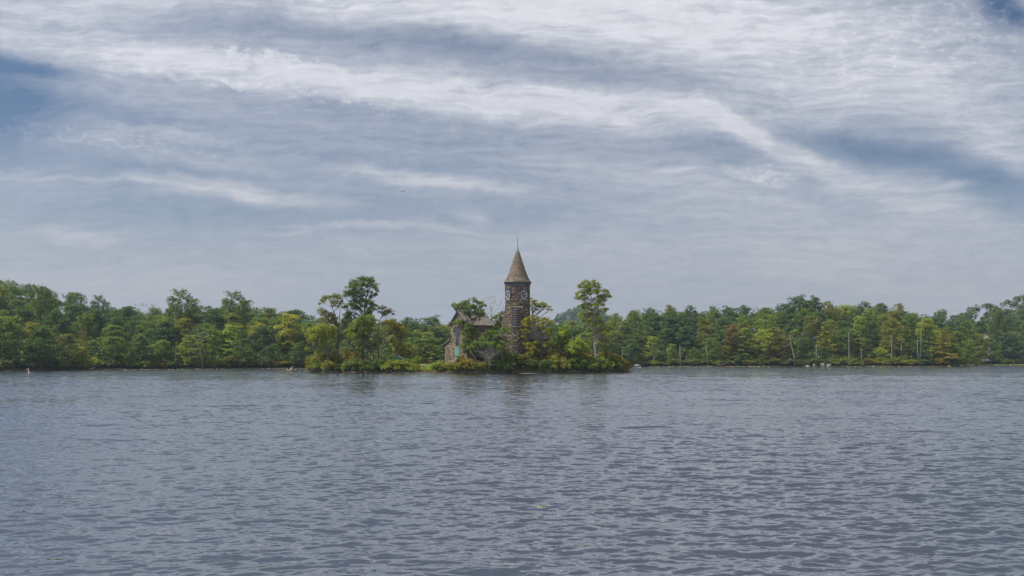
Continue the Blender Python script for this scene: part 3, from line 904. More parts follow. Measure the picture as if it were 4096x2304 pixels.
    b = MB(); b.box((xr - 2.62, y0 + 0.9, ze2 - 2.0), (xr - 2.2, y0 + 1.55, ze2 - 0.1))
    b.box((xl + 9.2, y0 - 0.03, ze2 - 0.9), (xl + 10.0, y0 + 0.1, ze2 - 0.15))
    done(b, "porch_opening", M_VOID)
    e = 0.6
    A, B_, C_, D_ = (xl - e, y0 - e, ze2), (xr + e, y0 - e, ze2), (xr + e, y1 + e, ze2), (xl - e, y1 + e, ze2)
    T0, T1 = (xl + 3.6, (y0 + y1) / 2, zr2), (xr - 3.9, (y0 + y1) / 2, zr2)
    b = MB()
    roof_plane(b, A, B_, T0, T1, 19, 50); roof_plane(b, C_, D_, T1, T0, 19, 50)
    roof_plane(b, D_, A, T0, T0, 19, 28); roof_plane(b, B_, C_, T1, T1, 19, 28)
    b.add([A, B_, C_, D_], [(0, 1, 2, 3)])
    done(b, "choir_roof", M_SHINGLE_GREY)
    # loose boulders at the foot of the tower wall
    return root
build_chapel()

# --------------------------------------------------------------------- trees
def leaf_cloud(rng, cen, rad, per, size, flat=0.85, shell=0.45):
    """many small leaf sprays filling soft clumps; returns verts, quads, tint, tip"""
    cen = np.asarray(cen, float); rad = np.asarray(rad, float)
    per = np.broadcast_to(np.asarray(per), (len(cen),)).astype(int)
    c = np.repeat(cen, per, 0); r = np.repeat(rad, per)
    ct = np.repeat(rng.random(len(cen)), per)
    n = len(c)
    d = rng.normal(0, 1, (n, 3)); d /= np.linalg.norm(d, axis=1)[:, None]
    flip = (d[:, 2] < 0) & (rng.random(n) < 0.35)
    d[flip, 2] *= -1
    rr = r * (1 - shell * rng.random(n) ** 1.3) * rng.uniform(0.85, 1.15, n)
    p = c + d * rr[:, None] * np.array([1, 1, flat])
    nn = d * 0.55 + np.array([0, 0, 0.55]) + rng.normal(0, 0.55, (n, 3))
    nn /= np.linalg.norm(nn, axis=1)[:, None]
    h = rng.normal(0, 1, (n, 3))
    t = np.cross(nn, h); t /= np.linalg.norm(t, axis=1)[:, None]
    b = np.cross(nn, t)
    s = size * rng.uniform(0.55, 1.3, n)
    a, e = s[:, None] * 0.5, s[:, None] * rng.uniform(0.28, 0.5, n)[:, None]
    bend = nn * (s * 0.18)[:, None]
    V = np.stack([p - t * a - bend, p + b * e, p + t * a - bend, p - b * e], 1).reshape(-1, 3)
    Q = np.arange(4 * n).reshape(-1, 4)
    tint = np.clip(0.55 * rng.random(n) + 0.45 * ct, 0, 1)
    tip = np.clip(d[:, 2] * 0.5 + 0.35 * rng.random(n) + 0.45 * (ct - 0.3), 0, 1)
    return V, Q, tint, tip

def sub_clumps(rng, lobes, k=7, f=0.5, flat=0.8):
    """break each lobe (x, y, z, r) into smaller tufts round its outer, upper side"""
    C, R = [], []
    for x, y, z, r in lobes:
        for _ in range(k):
            d = rng.normal(0, 1, 3); d /= np.linalg.norm(d)
            if d[2] < -0.2: d[2] *= -0.6
            q = r * rng.uniform(0.35, 1.05)
            C.append((x + d[0] * q, y + d[1] * q, z + d[2] * q * flat)); R.append(r * f * rng.uniform(0.7, 1.2))
    return np.array(C), np.array(R)

def crown_mesh(name, rng, lobes, leaf, dens, k=7, f=0.5, flat=0.8):
    C, R = sub_clumps(rng, lobes, k, f, flat)
    per = np.maximum(10, dens * (R / leaf) ** 2).astype(int)
    V, Q, ti, tp = leaf_cloud(rng, C, R, per, leaf, flat)
    return np_mesh(name, V, Q, {"tint": ('FACE', ti), "tip": ('FACE', tp)})

def limbs(b, path, rads, lobes, rng, frac=0.9, thick=0.35):
    """boughs from the trunk path out to the lobes"""
    path = [np.array(p, float) for p in path]
    zs = np.array([p[2] for p in path])
    for x, y, z, r in lobes:
        if rng.random() > frac: continue
        tgt = np.array((x, y, z - 0.2 * r))
        best, bi = None, 0
        for i in range(len(path) - 1):
            for f in (0.0, 0.5):
                q = path[i] * (1 - f) + path[i + 1] * f
                hz = np.hypot(q[0] - x, q[1] - y)
                cost = abs((z - q[2]) - 0.75 * hz) + 0.6 * hz
                if q[2] > path[0][2] + 0.25 * (zs.max() - path[0][2]) or i == len(path) - 2:
                    if best is None or cost < best[0]: best = (cost, q, rads[i])
        if best is None: continue
        q, rr = best[1], best[2]
        mid = (q + tgt) / 2 + rng.normal(0, 0.12, 3) * np.linalg.norm(tgt - q) + np.array([0, 0, 0.06 * np.linalg.norm(tgt - q)])
        b.tube([q, mid, tgt], [rr * thick * 1.1, rr * thick * 0.7, rr * thick * 0.3], 5, cap=False)
        for _ in range(2):
            e = tgt + rng.normal(0, 0.5, 3) * r
            b.tube([mid, (mid + e) / 2 + rng.normal(0, .05, 3) * r, e], [rr * thick * 0.45, rr * thick * 0.3, rr * thick * 0.12], 4, cap=False)

# ---- kinds of woodland tree, each 18 m tall with its foot at the origin
def kind_tree(kind, seed):
    rng = np.random.default_rng(seed)
    H = 18.0
    lobes = []
    if kind == 'domed':
        Wd = rng.uniform(4.3, 5.2); z0 = H * 0.20
        for i in range(26):
            t = (i + rng.random()) / 26; z = z0 + (H - z0 - 1.2) * t
            env = Wd * (math.sin(math.pi * min(1, 0.18 + 0.78 * t ** 0.9)) ** 0.7)
            a = i * 2.4 + rng.uniform(-.4, .4); q = env * rng.uniform(0.45, 0.8)
            lobes.append((q * math.cos(a), q * math.sin(a), z, rng.uniform(1.7, 2.5)))
        leaf, dens, k, f, flat = 0.46, 7.0, 7, 0.52, 0.78
    elif kind == 'tufted':
        Wd = rng.uniform(3.6, 4.5); z0 = H * 0.25
        for i in range(24):
            t = (i + rng.random()) / 24; z = z0 + (H - z0 - 0.8) * t
            env = Wd * (0.55 + 0.55 * math.sin(math.pi * t ** 0.8)) * (1.0 if t < .75 else 0.8)
            a = i * 2.4 + rng.uniform(-.5, .5); q = env * rng.uniform(0.35, 0.9)
            lobes.append((q * math.cos(a), q * math.sin(a), z, rng.uniform(1.35, 2.0)))
        leaf, dens, k, f, flat = 0.44, 6.5, 7, 0.5, 1.0
    elif kind == 'layered':
        Wd = rng.uniform(4.2, 5.0); z0 = H * 0.14
        for i in range(30):
            t = (i + rng.random()) / 30; z = z0 + (H - z0 - 0.8) * t
            env = Wd * (1 - t) ** 0.6 + 0.8
            a = i * 2.4 + rng.uniform(-.5, .5); q = env * rng.uniform(0.5, 0.95)
            lobes.append((q * math.cos(a), q * math.sin(a), z, rng.uniform(1.5, 2.2)))
        leaf, dens, k, f, flat = 0.44, 6.2, 7, 0.55, 0.45
    elif kind == 'conical':
        Wd = rng.uniform(3.2, 3.8); z0 = H * 0.10
        for i in range(34):
            t = (i + rng.random()) / 34; z = z0 + (H - z0 - 0.4) * t
            env = Wd * (1 - t) ** 0.85 + 0.25
            a = i * 2.4 + rng.uniform(-.5, .5); q = env * rng.uniform(0.45, 0.9)
            lobes.append((q * math.cos(a), q * math.sin(a), z, 0.75 + 1.2 * (1 - t)))
        leaf, dens, k, f, flat = 0.42, 6.2, 7, 0.5, 0.55
    else:  # slender
        Wd = rng.uniform(2.2, 2.9); z0 = H * 0.3
        for i in range(22):
            t = (i + rng.random()) / 22; z = z0 + (H - z0 - 0.8) * t
            env = Wd * (0.5 + 0.6 * math.sin(math.pi * t ** 0.7))
            a = i * 2.4 + rng.uniform(-.5, .5); q = env * rng.uniform(0.3, 0.85)
            lobes.append((q * math.cos(a), q * math.sin(a), z, rng.uniform(1.25, 1.85)))
        leaf, dens, k, f, flat = 0.44, 6.2, 7, 0.5, 0.8
    cm = crown_mesh(kind + "_crown", rng, lobes, leaf, dens, k, f, flat)
    b = MB()
    path = [(0, 0, -0.6)]
    x = y = 0
    for i in range(1, 6):
        x += rng.normal(0, 0.22); y += rng.normal(0, 0.22)
        path.append((x, y, H * 0.82 * i / 5))
    rads = [0.30, 0.25, 0.21, 0.16, 0.11, 0.05]
    b.tube(path, rads, 7, cap=False)
    limbs(b, path, rads, lobes, rng, 0.55, 0.4)
    tm = b.build("trunk", M_BARK); me = tm.data
    bpy.data.objects.remove(tm)
    cm.materials.append(M_LEAF)
    return cm, me
KINDS = {}
for kd, ns in (('domed', 5), ('tufted', 4), ('layered', 3), ('conical', 2), ('slender', 3)):
    KINDS[kd] = [kind_tree(kd, 100 + 17 * i + len(kd)) for i in range(ns)]
PALE_TRUNKS = {}
def place_tree(kind, var, x, y, z, H, wide, rot, rgb, label, group, pale=False, name=None, mat=None):
    cm, tm = KINDS[kind][var % len(KINDS[kind])]
    root = thing(name or (kind + "_tree"), (x, y, z), label, "tree", group)
    s = H / 18.0
    root.scale = (s * wide, s * wide, s); root.rotation_euler = (0, 0, rot)
    c = link("crown", cm, root); c.color = tuple(rgb) + (1,)
    if mat:
        c.material_slots[0].link = 'OBJECT'; c.material_slots[0].material = mat
    if pale:
        t = link("trunk", tm, root); t.material_slots[0].link = 'OBJECT'; t.material_slots[0].material = M_BARK_GREY
    else:
        link("trunk", tm, root)
    return root

COLS = {"dark green": (0.032, 0.058, 0.022), "deep blue-green": (0.030, 0.056, 0.032), "mid green": (0.052, 0.084, 0.022), "olive green": (0.072, 0.084, 0.020),
        "light green": (0.085, 0.115, 0.025), "yellow-green": (0.115, 0.125, 0.018), "sage green": (0.062, 0.085, 0.038), "russet": (0.074, 0.072, 0.022)}
FORMW = {"domed": "domed", "tufted": "tufted", "layered": "layered", "conical": "conical", "slender": "slender"}
SEGS = [(-400, 150, "by the red flag buoy"), (150, 420, "right of the flag buoy"), (420, 660, "below the bare twig tops"), (660, 900, "around the forked dead tree"), (900, 1090, "right of the forked dead tree"),
        (1090, 1240, "around the tall yellow tree"), (1240, 1420, "behind the island's leaning trees"), (1420, 1560, "behind the island's tallest tree"), (1560, 1790, "behind the green parasol"), (1790, 2010, "behind the chapel nave"),
        (2010, 2200, "behind the clock tower"), (2200, 2340, "below the far blue hill"), (2340, 2490, "behind the island's right-hand tall tree"), (2490, 2640, "above the shore rock"), (2640, 2840, "left of the arched log"), (2840, 3020, "above the arched log"),
        (3020, 3200, "left of the pale boulders"), (3200, 3360, "above the pale boulders"), (3360, 3480, "around the straight dead pole"), (3480, 3620, "around the curved dead snag"), (3620, 3830, "around the paired dead trunks"), (3830, 4000, "around the white house"), (4000, 4600, "right of the white house")]
ROWN = ["at the waterside", "in the second row", "halfway up", "near the top", "on the skyline", "in the back row"]
pending = []
def plan_tree(kind, var, px, Y, ztop, wide, rot, col, rowi, jitter):
    x = X_at(px, Y); z = float(terrain(x, Y)) - 0.1
    pending.append([kind, var, px, x, Y, z, ztop - z, wide, rot, col, rowi, jitter])
def far_woods_trees():
    rng = np.random.default_rng(77)
    names = list(COLS)
    def palette(px, rowf):
        if px < 500: w = [.30, .10, .30, .14, .10, .02, .04, .0]
        elif px < 1300: w = [.18, .08, .28, .20, .14, .05, .07, .0]
        elif px < 2500: w = [.22, .18, .26, .16, .08, .02, .08, .0]
        elif px < 3000: w = [.28, .20, .22, .14, .06, .02, .07, .01]
        elif px < 3700: w = [.22, .14, .26, .20, .10, .04, .03, .01]
        else: w = [.34, .30, .20, .10, .04, .0, .02, .0]
        w = np.array(w) + 1e-6
        return names[rng.choice(len(names), p=w / w.sum())]
    for rowi, rf in enumerate((0.06, 0.24, 0.46, 0.72, 1.0)):
        px = -230.0
        while px < 4330:
            ysh = float(shoreY(px)); dm = float(dmax(px))
            Y = ysh + 3.5 + (dm - 3.5) * rf + rng.uniform(-2.5, 2.5)
            step = (8.2 + 1.6 * rf) * F / Y * rng.uniform(0.72, 1.22)
            px += step
            if rowi < 2 and 1420 < px < 1560 and rng.random() < .3: continue
            if 1830 < px < 2200 and rowi < 2: continue          # wholly behind the chapel
            if 3835 < px < 4020 and rowi < 1: continue           # clearing in front of the white house
            ysh_p = HZ + EYE * F / ysh
            sk = float(skyline(px))
            fr = (0.50, 0.63, 0.77, 0.89, 1.0)[rowi] + rng.normal(0, (0.09, 0.05, 0.045, 0.035, 0.022)[rowi])
            pyt = ysh_p + (sk - ysh_p) * fr
            if rowi == 4: pyt -= 4
            zt = z_at(pyt, Y)
            kind = rng.choice(['domed', 'tufted', 'layered', 'conical', 'slender'], p=[[.34, .1, .34, .08, .14], [.42, .16, .22, .06, .14], [.56, .24, .1, .04, .06], [.62, .3, .04, .0, .04], [.60, .36, .0, .0, .04]][rowi])
            H = zt - float(terrain(X_at(px, Y), Y))
            base_w = {'domed': 9.6, 'tufted': 8.0, 'layered': 9.2, 'conical': 7.0, 'slender': 5.4}[kind]
            tgt = {'domed': 10.2, 'tufted': 8.6, 'layered': 9.0, 'conical': 6.4, 'slender': 6.0}[kind] * rng.uniform(0.85, 1.2)
            wide = np.clip(tgt / (base_w * max(H, 5) / 18.0), 0.62, 1.55)
            plan_tree(kind, int(rng.integers(0, 9)), px, Y, zt, float(wide), float(rng.uniform(0, 6.28)), palette(px, rf), rowi, float(rng.uniform(0.85, 1.15)))
    # trees that stand out in the photograph: px, row of the top, depth behind shore, kind, width, colour
far_woods_trees()
SPECIAL = [
    (1163, 1252, 14, 'slender', 1.5, (0.125, 0.138, 0.010), "tall bright yellow tree with a pale trunk on left shore", True),
    (735, 1166, 60, 'tufted', 1.35, (0.045, 0.07, 0.03), "tallest tufted oak on the skyline left of the twin-topped tree", False),
    (950, 1173, 55, 'tufted', 1.35, (0.042, 0.066, 0.028), "broad twin-topped tree rising over the left skyline", False),
    (885, 1330, 16, 'domed', 1.2, (0.075, 0.10, 0.022), "bright green tree just right of the forked dead tree", False),
    (985, 1390, 6, 'layered', 1.2, (0.075, 0.10, 0.035), "pale layered tree low by the water right of dead forked tree", False),
    (170, 1152, 70, 'tufted', 1.2, (0.04, 0.062, 0.022), "tufted crown standing up on the hill above the flag buoy", False),
    (330, 1386, 10, 'slender', 0.9, (0.15, 0.14, 0.018), "small yellowing sapling low on the left hillside", False),
    (1712, 1328, 6, 'layered', 1.0, (0.085, 0.115, 0.028), "light green layered tree just left of the chapel gable", False),
    (1600, 1300, 30, 'domed', 1.1, (0.035, 0.06, 0.024), "dark domed tree rising behind the green parasol", False),
    (2560, 1290, 14, 'conical', 1.25, (0.06, 0.082, 0.03), "grey-green spired tree above the right end of island", False),
    (2700, 1255, 26, 'domed', 1.25, (0.026, 0.05, 0.03), "large very dark tree in the middle of right shore", False),
    (2925, 1296, 10, 'slender', 1.25, (0.082, 0.064, 0.024), "rusty red-leaved tree above the arched fallen log", False),
    (3045, 1320, 6, 'tufted', 1.15, (0.115, 0.14, 0.022), "bright lime tree left of the leaning dead trunk", True),
    (3300, 1283, 9, 'conical', 1.35, (0.10, 0.105, 0.018), "olive-gold spreading pine above the pale boulders", False),
    (3440, 1262, 18, 'slender', 1.3, (0.085, 0.12, 0.022), "tall bright green tree right of the straight dead pole", False),
    (3525, 1392, 4, 'tufted', 1.3, (0.12, 0.155, 0.022), "small vivid green sapling left of the curved dead snag", False),
    (3190, 1184, 60, 'domed', 1.25, (0.032, 0.055, 0.024), "highest dark domed tree on the right skyline", False),
    (3255, 1187, 60, 'domed', 1.1, (0.03, 0.052, 0.024), "dark round crown beside the highest right skyline tree", False),
    (3708, 1272, 20, 'domed', 1.2, (0.10, 0.13, 0.018), "yellow-green rounded tree behind the paired dead trunks", False),
    (3772, 1322, 4, 'conical', 1.6, (0.105, 0.10, 0.020), "golden weeping cone-shaped tree at the right point", False),
    (3560, 1272, 24, 'domed', 1.2, (0.082, 0.085, 0.024), "brownish olive crown behind the curved dead snag", False),
    (3395, 1350, 16, 'conical', 0.9, (0.055, 0.09, 0.04), "feathery green spruce just left of the straight dead pole", False),
    (3865, 1290, 12, 'slender', 1.6, (0.072, 0.10, 0.02), "tall green tree just left of the white house", False),
    (3905, 1345, 5, 'domed', 1.0, (0.05, 0.076, 0.026), "rounded tree partly covering the white house front", False),
    (3990, 1240, 22, 'domed', 1.3, (0.04, 0.062, 0.02), "big dark tree just right of the white house", False),
]
def flush_trees():
    sp = []
    for px, pyt, dep, kind, wd, rgb, lab, pale in SPECIAL:
        Y = float(shoreY(px)) + dep; x = X_at(px, Y); z = float(terrain(x, Y)) - 0.1
        H = z_at(pyt, Y) - z
        base_w = {'domed': 9.6, 'tufted': 8.0, 'layered': 9.2, 'conical': 7.0, 'slender': 5.4}[kind]
        tgt = wd * {'domed': 9.6, 'tufted': 8.4, 'layered': 8.6, 'conical': 6.4, 'slender': 5.6}[kind]
        place_tree(kind, int(px) % 5, x, Y, z, H, float(np.clip(tgt / (base_w * H / 18.0), 0.5, 2.0)), px * 0.7, rgb, lab, "trees that stand out on the far shores", pale)
    # describe each remaining tree by colour, form, row and the landmark next to it
    groups = {}
    for p in pending:
        seg = next(s[2] for s in SEGS if s[0] <= p[2] < s[1])
        p.append((p[9], p[0], p[10], seg)); groups.setdefault(p[-1], []).append(p)
    ords = ["first", "second", "third", "fourth", "fifth", "sixth", "seventh", "eighth"]
    for key, lst in groups.items():
        lst.sort(key=lambda p: p[2])
        for i, p in enumerate(lst):
            kind, var, px, x, Y, z, H, wide, rot, col, rowi, jit = p[:12]
            lab = "%s %s tree %s %s" % (col, FORMW[kind], ROWN[rowi], key[3])
            if len(lst) > 1: lab += ", %s from left" % ords[i]
            rgb = tuple(min(1, c * jit * (0.92 + 0.16 * ((px * 7.3 + 13 * j) % 1.0))) for j, c in enumerate(COLS[col]))
            place_tree(kind, var, x, Y, z, H, wide, rot, rgb, lab, "trees of the wood around the lake", pale=(int(px) % 5 == 0))
flush_trees()

# ---- distant wooded hills: too many far crowns to tell apart
def far_canopy(name, seed, n, sampler, crown_r, leaf, per, rgb, label):
    rng = np.random.default_rng(seed)
    C, R = [], []
    while len(C) < n:
        X, Y = sampler(rng)
        px = 2048 + X * F / Y
        if Y < shoreY(px) + dmax(px) * 0.9: continue
        z = float(terrain(X, Y))
        r = crown_r * rng.uniform(0.7, 1.3); hh = rng.uniform(7, 13)
        C.append((X, Y, z + hh - r * 0.4)); R.append(r)
        for _ in range(3):
            C.append((X + rng.normal(0, .5) * r, Y + rng.normal(0, .5) * r, z + hh - r * 0.2 + rng.normal(0, .25) * r)); R.append(r * 0.6)
    V, Q, ti, tp = leaf_cloud(rng, C, R, per, leaf, 0.9, 0.35)
    o = link(name, np_mesh(name, V, Q, {"tint": ('FACE', ti), "tip": ('FACE', tp)}), mat=M_LEAF)
    o.color = tuple(rgb) + (1,)
    tag(o, label, kind="stuff")
def smp_hill(rng):
    Y = rng.uniform(1120, 1700); px = rng.uniform(2080, 2760); return X_at(px, Y), Y
far_canopy("distant_hill_forest", 5, 1500, smp_hill, 6.0, 2.6, 34, (0.040, 0.062, 0.026), "dense forest covering the far blue-green hill behind the island")
def smp_ridge(rng):
    Y = rng.uniform(560, 840); px = rng.uniform(3480, 4420); return X_at(px, Y), Y
far_canopy("ridge_forest", 6, 900, smp_ridge, 4.6, 1.4, 60, (0.040, 0.060, 0.024), "dark forest on the long ridge rising at far right")
def smp_left(rng):
    Y = rng.uniform(380, 540); px = rng.uniform(-300, 560); return X_at(px, Y), Y
far_canopy("left_ridge_forest", 7, 420, smp_left, 4.2, 1.0, 80, (0.038, 0.060, 0.026), "dark forest behind the crest of the left hill")
def smp_mid(rng):
    px = rng.uniform(1200, 3700); Y = float(shoreY(px) + dmax(px)) + rng.uniform(0, 45); return X_at(px, Y), Y
def back_canopy():
    rng = np.random.default_rng(8)
    C, R = [], []
    for _ in range(620):
        px = rng.uniform(420, 3760); Y = float(shoreY(px) + dmax(px)) + rng.uniform(4, 40); X = X_at(px, Y)
        zt = z_at(float(skyline(px)) + rng.uniform(6, 40), Y)
        r = rng.uniform(2.6, 4.2)
        for _ in range(3):
            C.append((X + rng.normal(0, .5) * r, Y + rng.normal(0, .5) * r, zt - r + rng.normal(0, .3) * r)); R.append(r * 0.75)
        C.append((X, Y, zt - 2.2 * r)); R.append(r)
    V, Q, ti, tp = leaf_cloud(rng, C, R, 55, 0.8, 0.9, 0.35)
    o = link("wood_behind_shore", np_mesh("wood_behind_shore", V, Q, {"tint": ('FACE', ti), "tip": ('FACE', tp)}), mat=M_LEAF)
    o.color = (0.036, 0.058, 0.024, 1)
    tag(o, "deep wood closing the gaps behind the shore trees", kind="stuff")
back_canopy()
def understory():
    rng = np.random.default_rng(9)
    C, R = [], []
    for _ in range(5200):
        px = rng.uniform(-260, 4360); dm = float(dmax(px)); d = 3.5 + (dm - 3.5) * rng.random() ** 1.25
        Y = float(shoreY(px)) + d; X = X_at(px, Y)
        if 3850 < px < 3975 and d < 22: continue
        r = rng.uniform(1.0, 2.0)
        C.append((X, Y, float(terrain(X, Y)) + rng.uniform(0.3, 1.0) * (1.5 + 4.0 * min(1, d / 14.0)))); R.append(r)
    V, Q, ti, tp = leaf_cloud(rng, C, R, 34, 0.62, 0.9, 0.4)
    o = link("understory", np_mesh("understory", V, Q, {"tint": ('FACE', ti), "tip": ('FACE', tp)}), mat=M_LEAF)
    o.color = (0.045, 0.066, 0.024, 1)
    tag(o, "shady saplings and undergrowth filling the woods below the crowns", kind="stuff")
understory()

# ------------------------------------------------------------ island trees
def hero(name, label, Y, trunks, lobes, rgb, leaf=0.30, dens=4.2, k=6, f=0.52, flat=0.62, bark=M_BARK, mat=M_LEAF, spread=1.0, seed=1, frac=0.9, group="trees growing on the chapel island", cat="tree"):
    rng = np.random.default_rng(seed)
    bx, by = trunks[0][0][0], trunks[0][0][1]
    base = at(bx, by, Y)
    base[2] = float(island_z(base[0], Y)) - 0.15
    root = thing(name, base, label, cat, group)
    s = Y / F
    L = []
    lobes = list(lobes)
    n0 = len(lobes)
    for i in range(n0):
        for j in range(i):
            a, b_ = lobes[i], lobes[j]
            dd = math.hypot(a[0] - b_[0], a[1] - b_[1])
            if dd < 2.2 * max(a[2], b_[2]) + 4 and rng.random() < 0.5:
                t = rng.uniform(.3, .7)
                lobes.append((a[0] * t + b_[0] * (1 - t) + rng.normal(0, 2), a[1] * t + b_[1] * (1 - t) + rng.normal(0, 3), 0.72 * min(a[2], b_[2])))
    for lb in lobes:
        px, py, r = lb[:3]
        span = max(40.0, 0.5 * (max(l[0] for l in lobes) - min(l[0] for l in lobes)))
        off = rng.uniform(-1, 1) * min(0.62 * span * s, 3.4) * spread
        yy = Y + off
        p = at(px, py, yy)
        L.append((p[0] - base[0], yy - base[1], p[2] - base[2], r * s * 1.30))
    cm = crown_mesh("crown", rng, L, leaf, dens * 2.2, k + 1, f, flat)
    c = link("crown", cm, root, mat); c.color = tuple(rgb) + (1,)
    b = MB()
    for ti, tr in enumerate(trunks):
        pts, rads = [], []
        for i, q in enumerate(tr):
            p = at(q[0], q[1], Y) - base
            if ti == 0 and i == 0: p = np.array([0, 0, 0.0])
            pts.append(p); rads.append(q[2] * s * 0.85)
        b.tube(pts, rads, 8, cap=False)
    main = [at(q[0], q[1], Y) - base for q in trunks[0]]; mr = [q[2] * s for q in trunks[0]]
    limbs(b, main, mr, L, rng, frac, 0.42)
    b.build("trunk", bark, root)
    return root
GRN = (0.055, 0.085, 0.020)
hero("leaning_tree", "olive-leaved tree leaning left over the island's left tip", 204,
     [[(1322, 1458, 5.5), (1315, 1430, 5), (1300, 1408, 4), (1282, 1393, 3), (1262, 1386, 2), (1238, 1391, 1.2)], [(1314, 1428, 3.2), (1304, 1395, 2.4), (1294, 1370, 1.8), (1284, 1345, 1.0)], [(1324, 1450, 2), (1328, 1410, 1.6), (1334, 1375, 1.1)]],
     [(1235, 1345, 18), (1255, 1330, 20), (1280, 1320, 22), (1305, 1312, 20), (1325, 1312, 16), (1250, 1360, 20), (1280, 1352, 24), (1310, 1342, 22), (1335, 1338, 15), (1265, 1378, 16), (1298, 1376, 16), (1225, 1396, 9), (1236, 1402, 8), (1262, 1345, 18), (1335, 1365, 12)],
     (0.088, 0.105, 0.016), leaf=0.27, dens=3.4, flat=0.88, seed=3)
hero("tall_tree", "slim tall tree with sparse reddish-green crown beside the tallest island tree", 206,
     [[(1355, 1460, 4.8), (1352, 1420, 4.2), (1350, 1385, 4), (1354, 1350, 3.6), (1352, 1310, 3), (1345, 1275, 2.4), (1335, 1245, 1.8), (1322, 1215, 1)], [(1352, 1310, 2.2), (1358, 1270, 1.8), (1362, 1230, 1)]],
     [(1288, 1205, 15), (1304, 1196, 14), (1322, 1192, 13), (1342, 1187, 15), (1358, 1198, 12), (1366, 1210, 8), (1280, 1218, 8), (1340, 1215, 14), (1352, 1228, 10), (1285, 1245, 14), (1300, 1252, 12), (1290, 1262, 9), (1322, 1262, 16), (1312, 1276, 12), (1338, 1275, 14), (1330, 1290, 12),
      (1372, 1285, 9), (1380, 1298, 10), (1345, 1300, 12), (1375, 1335, 16), (1390, 1345, 14), (1398, 1330, 12), (1362, 1345, 12), (1380, 1355, 12)],
     (0.070, 0.078, 0.022), leaf=0.26, dens=3.3, flat=0.88, seed=4, spread=0.7)
hero("tall_tree", "tallest dark green island tree with flat layered foliage", 207,
     [[(1452, 1450, 7), (1451, 1400, 6.2), (1453, 1340, 5.6), (1456, 1290, 5), (1458, 1250, 4.2), (1463, 1210, 3), (1470, 1165, 1.8), (1474, 1135, 0.9)], [(1456, 1272, 2.8), (1438, 1235, 2.2), (1420, 1205, 1.3)], [(1457, 1278, 2.6), (1435, 1258, 2), (1405, 1250, 1.2)], [(1462, 1222, 2.4), (1480, 1190, 1.8), (1490, 1155, 1)]],
     [(1410, 1136, 14), (1425, 1128, 14), (1442, 1122, 14), (1460, 1120, 15), (1480, 1121, 14), (1495, 1130, 12), (1508, 1137, 8), (1398, 1150, 12), (1412, 1155, 14), (1432, 1148, 16), (1458, 1146, 16), (1484, 1148, 15), (1504, 1158, 11), (1512, 1166, 7), (1388, 1178, 14), (1378, 1187, 8), (1406, 1183, 14), (1425, 1178, 15), (1448, 1172, 14), (1498, 1182, 10), (1484, 1190, 10), (1476, 1170, 12),
      (1383, 1226, 12), (1374, 1231, 8), (1398, 1220, 14), (1415, 1212, 14), (1432, 1212, 14), (1450, 1206, 13), (1470, 1210, 12), (1488, 1214, 10), (1500, 1222, 10), (1508, 1226, 6), (1420, 1238, 14), (1440, 1236, 13), (1478, 1238, 13), (1492, 1240, 8), (1390, 1262, 14), (1380, 1276, 11), (1400, 1258, 11), (1468, 1255, 13), (1484, 1252, 9), (1395, 1282, 8)],
     (0.044, 0.070, 0.018), leaf=0.28, dens=4.0, flat=0.88, seed=5, spread=0.95)
hero("bushy_tree", "bright bushy tree standing under the tallest island tree", 202,
     [[(1497, 1450, 4.2), (1494, 1415, 3.8), (1490, 1380, 3), (1482, 1340, 2), (1474, 1300, 1.2)], [(1472, 1450, 4), (1470, 1410, 3.4), (1462, 1370, 2.4), (1450, 1330, 1.4)]],
     [(1432, 1290, 16), (1448, 1280, 15), (1468, 1272, 15), (1488, 1274, 15), (1502, 1284, 11), (1412, 1305, 16), (1435, 1305, 18), (1460, 1300, 18), (1485, 1302, 17), (1398, 1325, 14), (1420, 1330, 18), (1445, 1328, 18), (1472, 1328, 18), (1412, 1352, 16), (1440, 1355, 18), (1465, 1358, 16), (1492, 1362, 15), (1506, 1375, 11), (1485, 1390, 16), (1505, 1395, 12), (1462, 1390, 14), (1425, 1375, 14), (1440, 1392, 13)],
     (0.068, 0.098, 0.016), leaf=0.28, dens=4.4, flat=0.88, seed=6)
hero("slender_tree", "thin curved tree with a small tan crown right of the tallest tree", 208,
     [[(1516, 1450, 3.6), (1514, 1410, 3.2), (1511, 1370, 2.8), (1509, 1335, 2.4), (1514, 1300, 2), (1522, 1275, 1.6), (1535, 1252, 0.9)], [(1512, 1372, 2), (1528, 1355, 1.7), (1550, 1340, 1.3), (1572, 1325, 0.8)]],
     [(1512, 1240, 9), (1524, 1236, 9), (1538, 1234, 10), (1552, 1240, 10), (1565, 1250, 9), (1572, 1258, 6), (1548, 1254, 9), (1530, 1252, 8), (1518, 1250, 7), (1540, 1262, 6)],
     (0.085, 0.082, 0.022), leaf=0.24, dens=3.0, flat=0.88, seed=7, spread=0.8, frac=1.0)
hero("golden_tree", "orange-gold crowned tree between the curved tree and parasol", 212,
     [[(1520, 1448, 3), (1525, 1400, 2.6), (1545, 1350, 2), (1570, 1325, 1.2)]],
     [(1528, 1300, 12), (1545, 1294, 14), (1565, 1298, 14), (1585, 1298, 13), (1602, 1300, 10), (1575, 1315, 15), (1596, 1318, 15), (1612, 1326, 11), (1622, 1330, 7), (1585, 1335, 13), (1606, 1340, 10), (1565, 1335, 12), (1535, 1318, 10)],
     (0.105, 0.098, 0.012), leaf=0.27, dens=3.6, flat=0.88, seed=8)
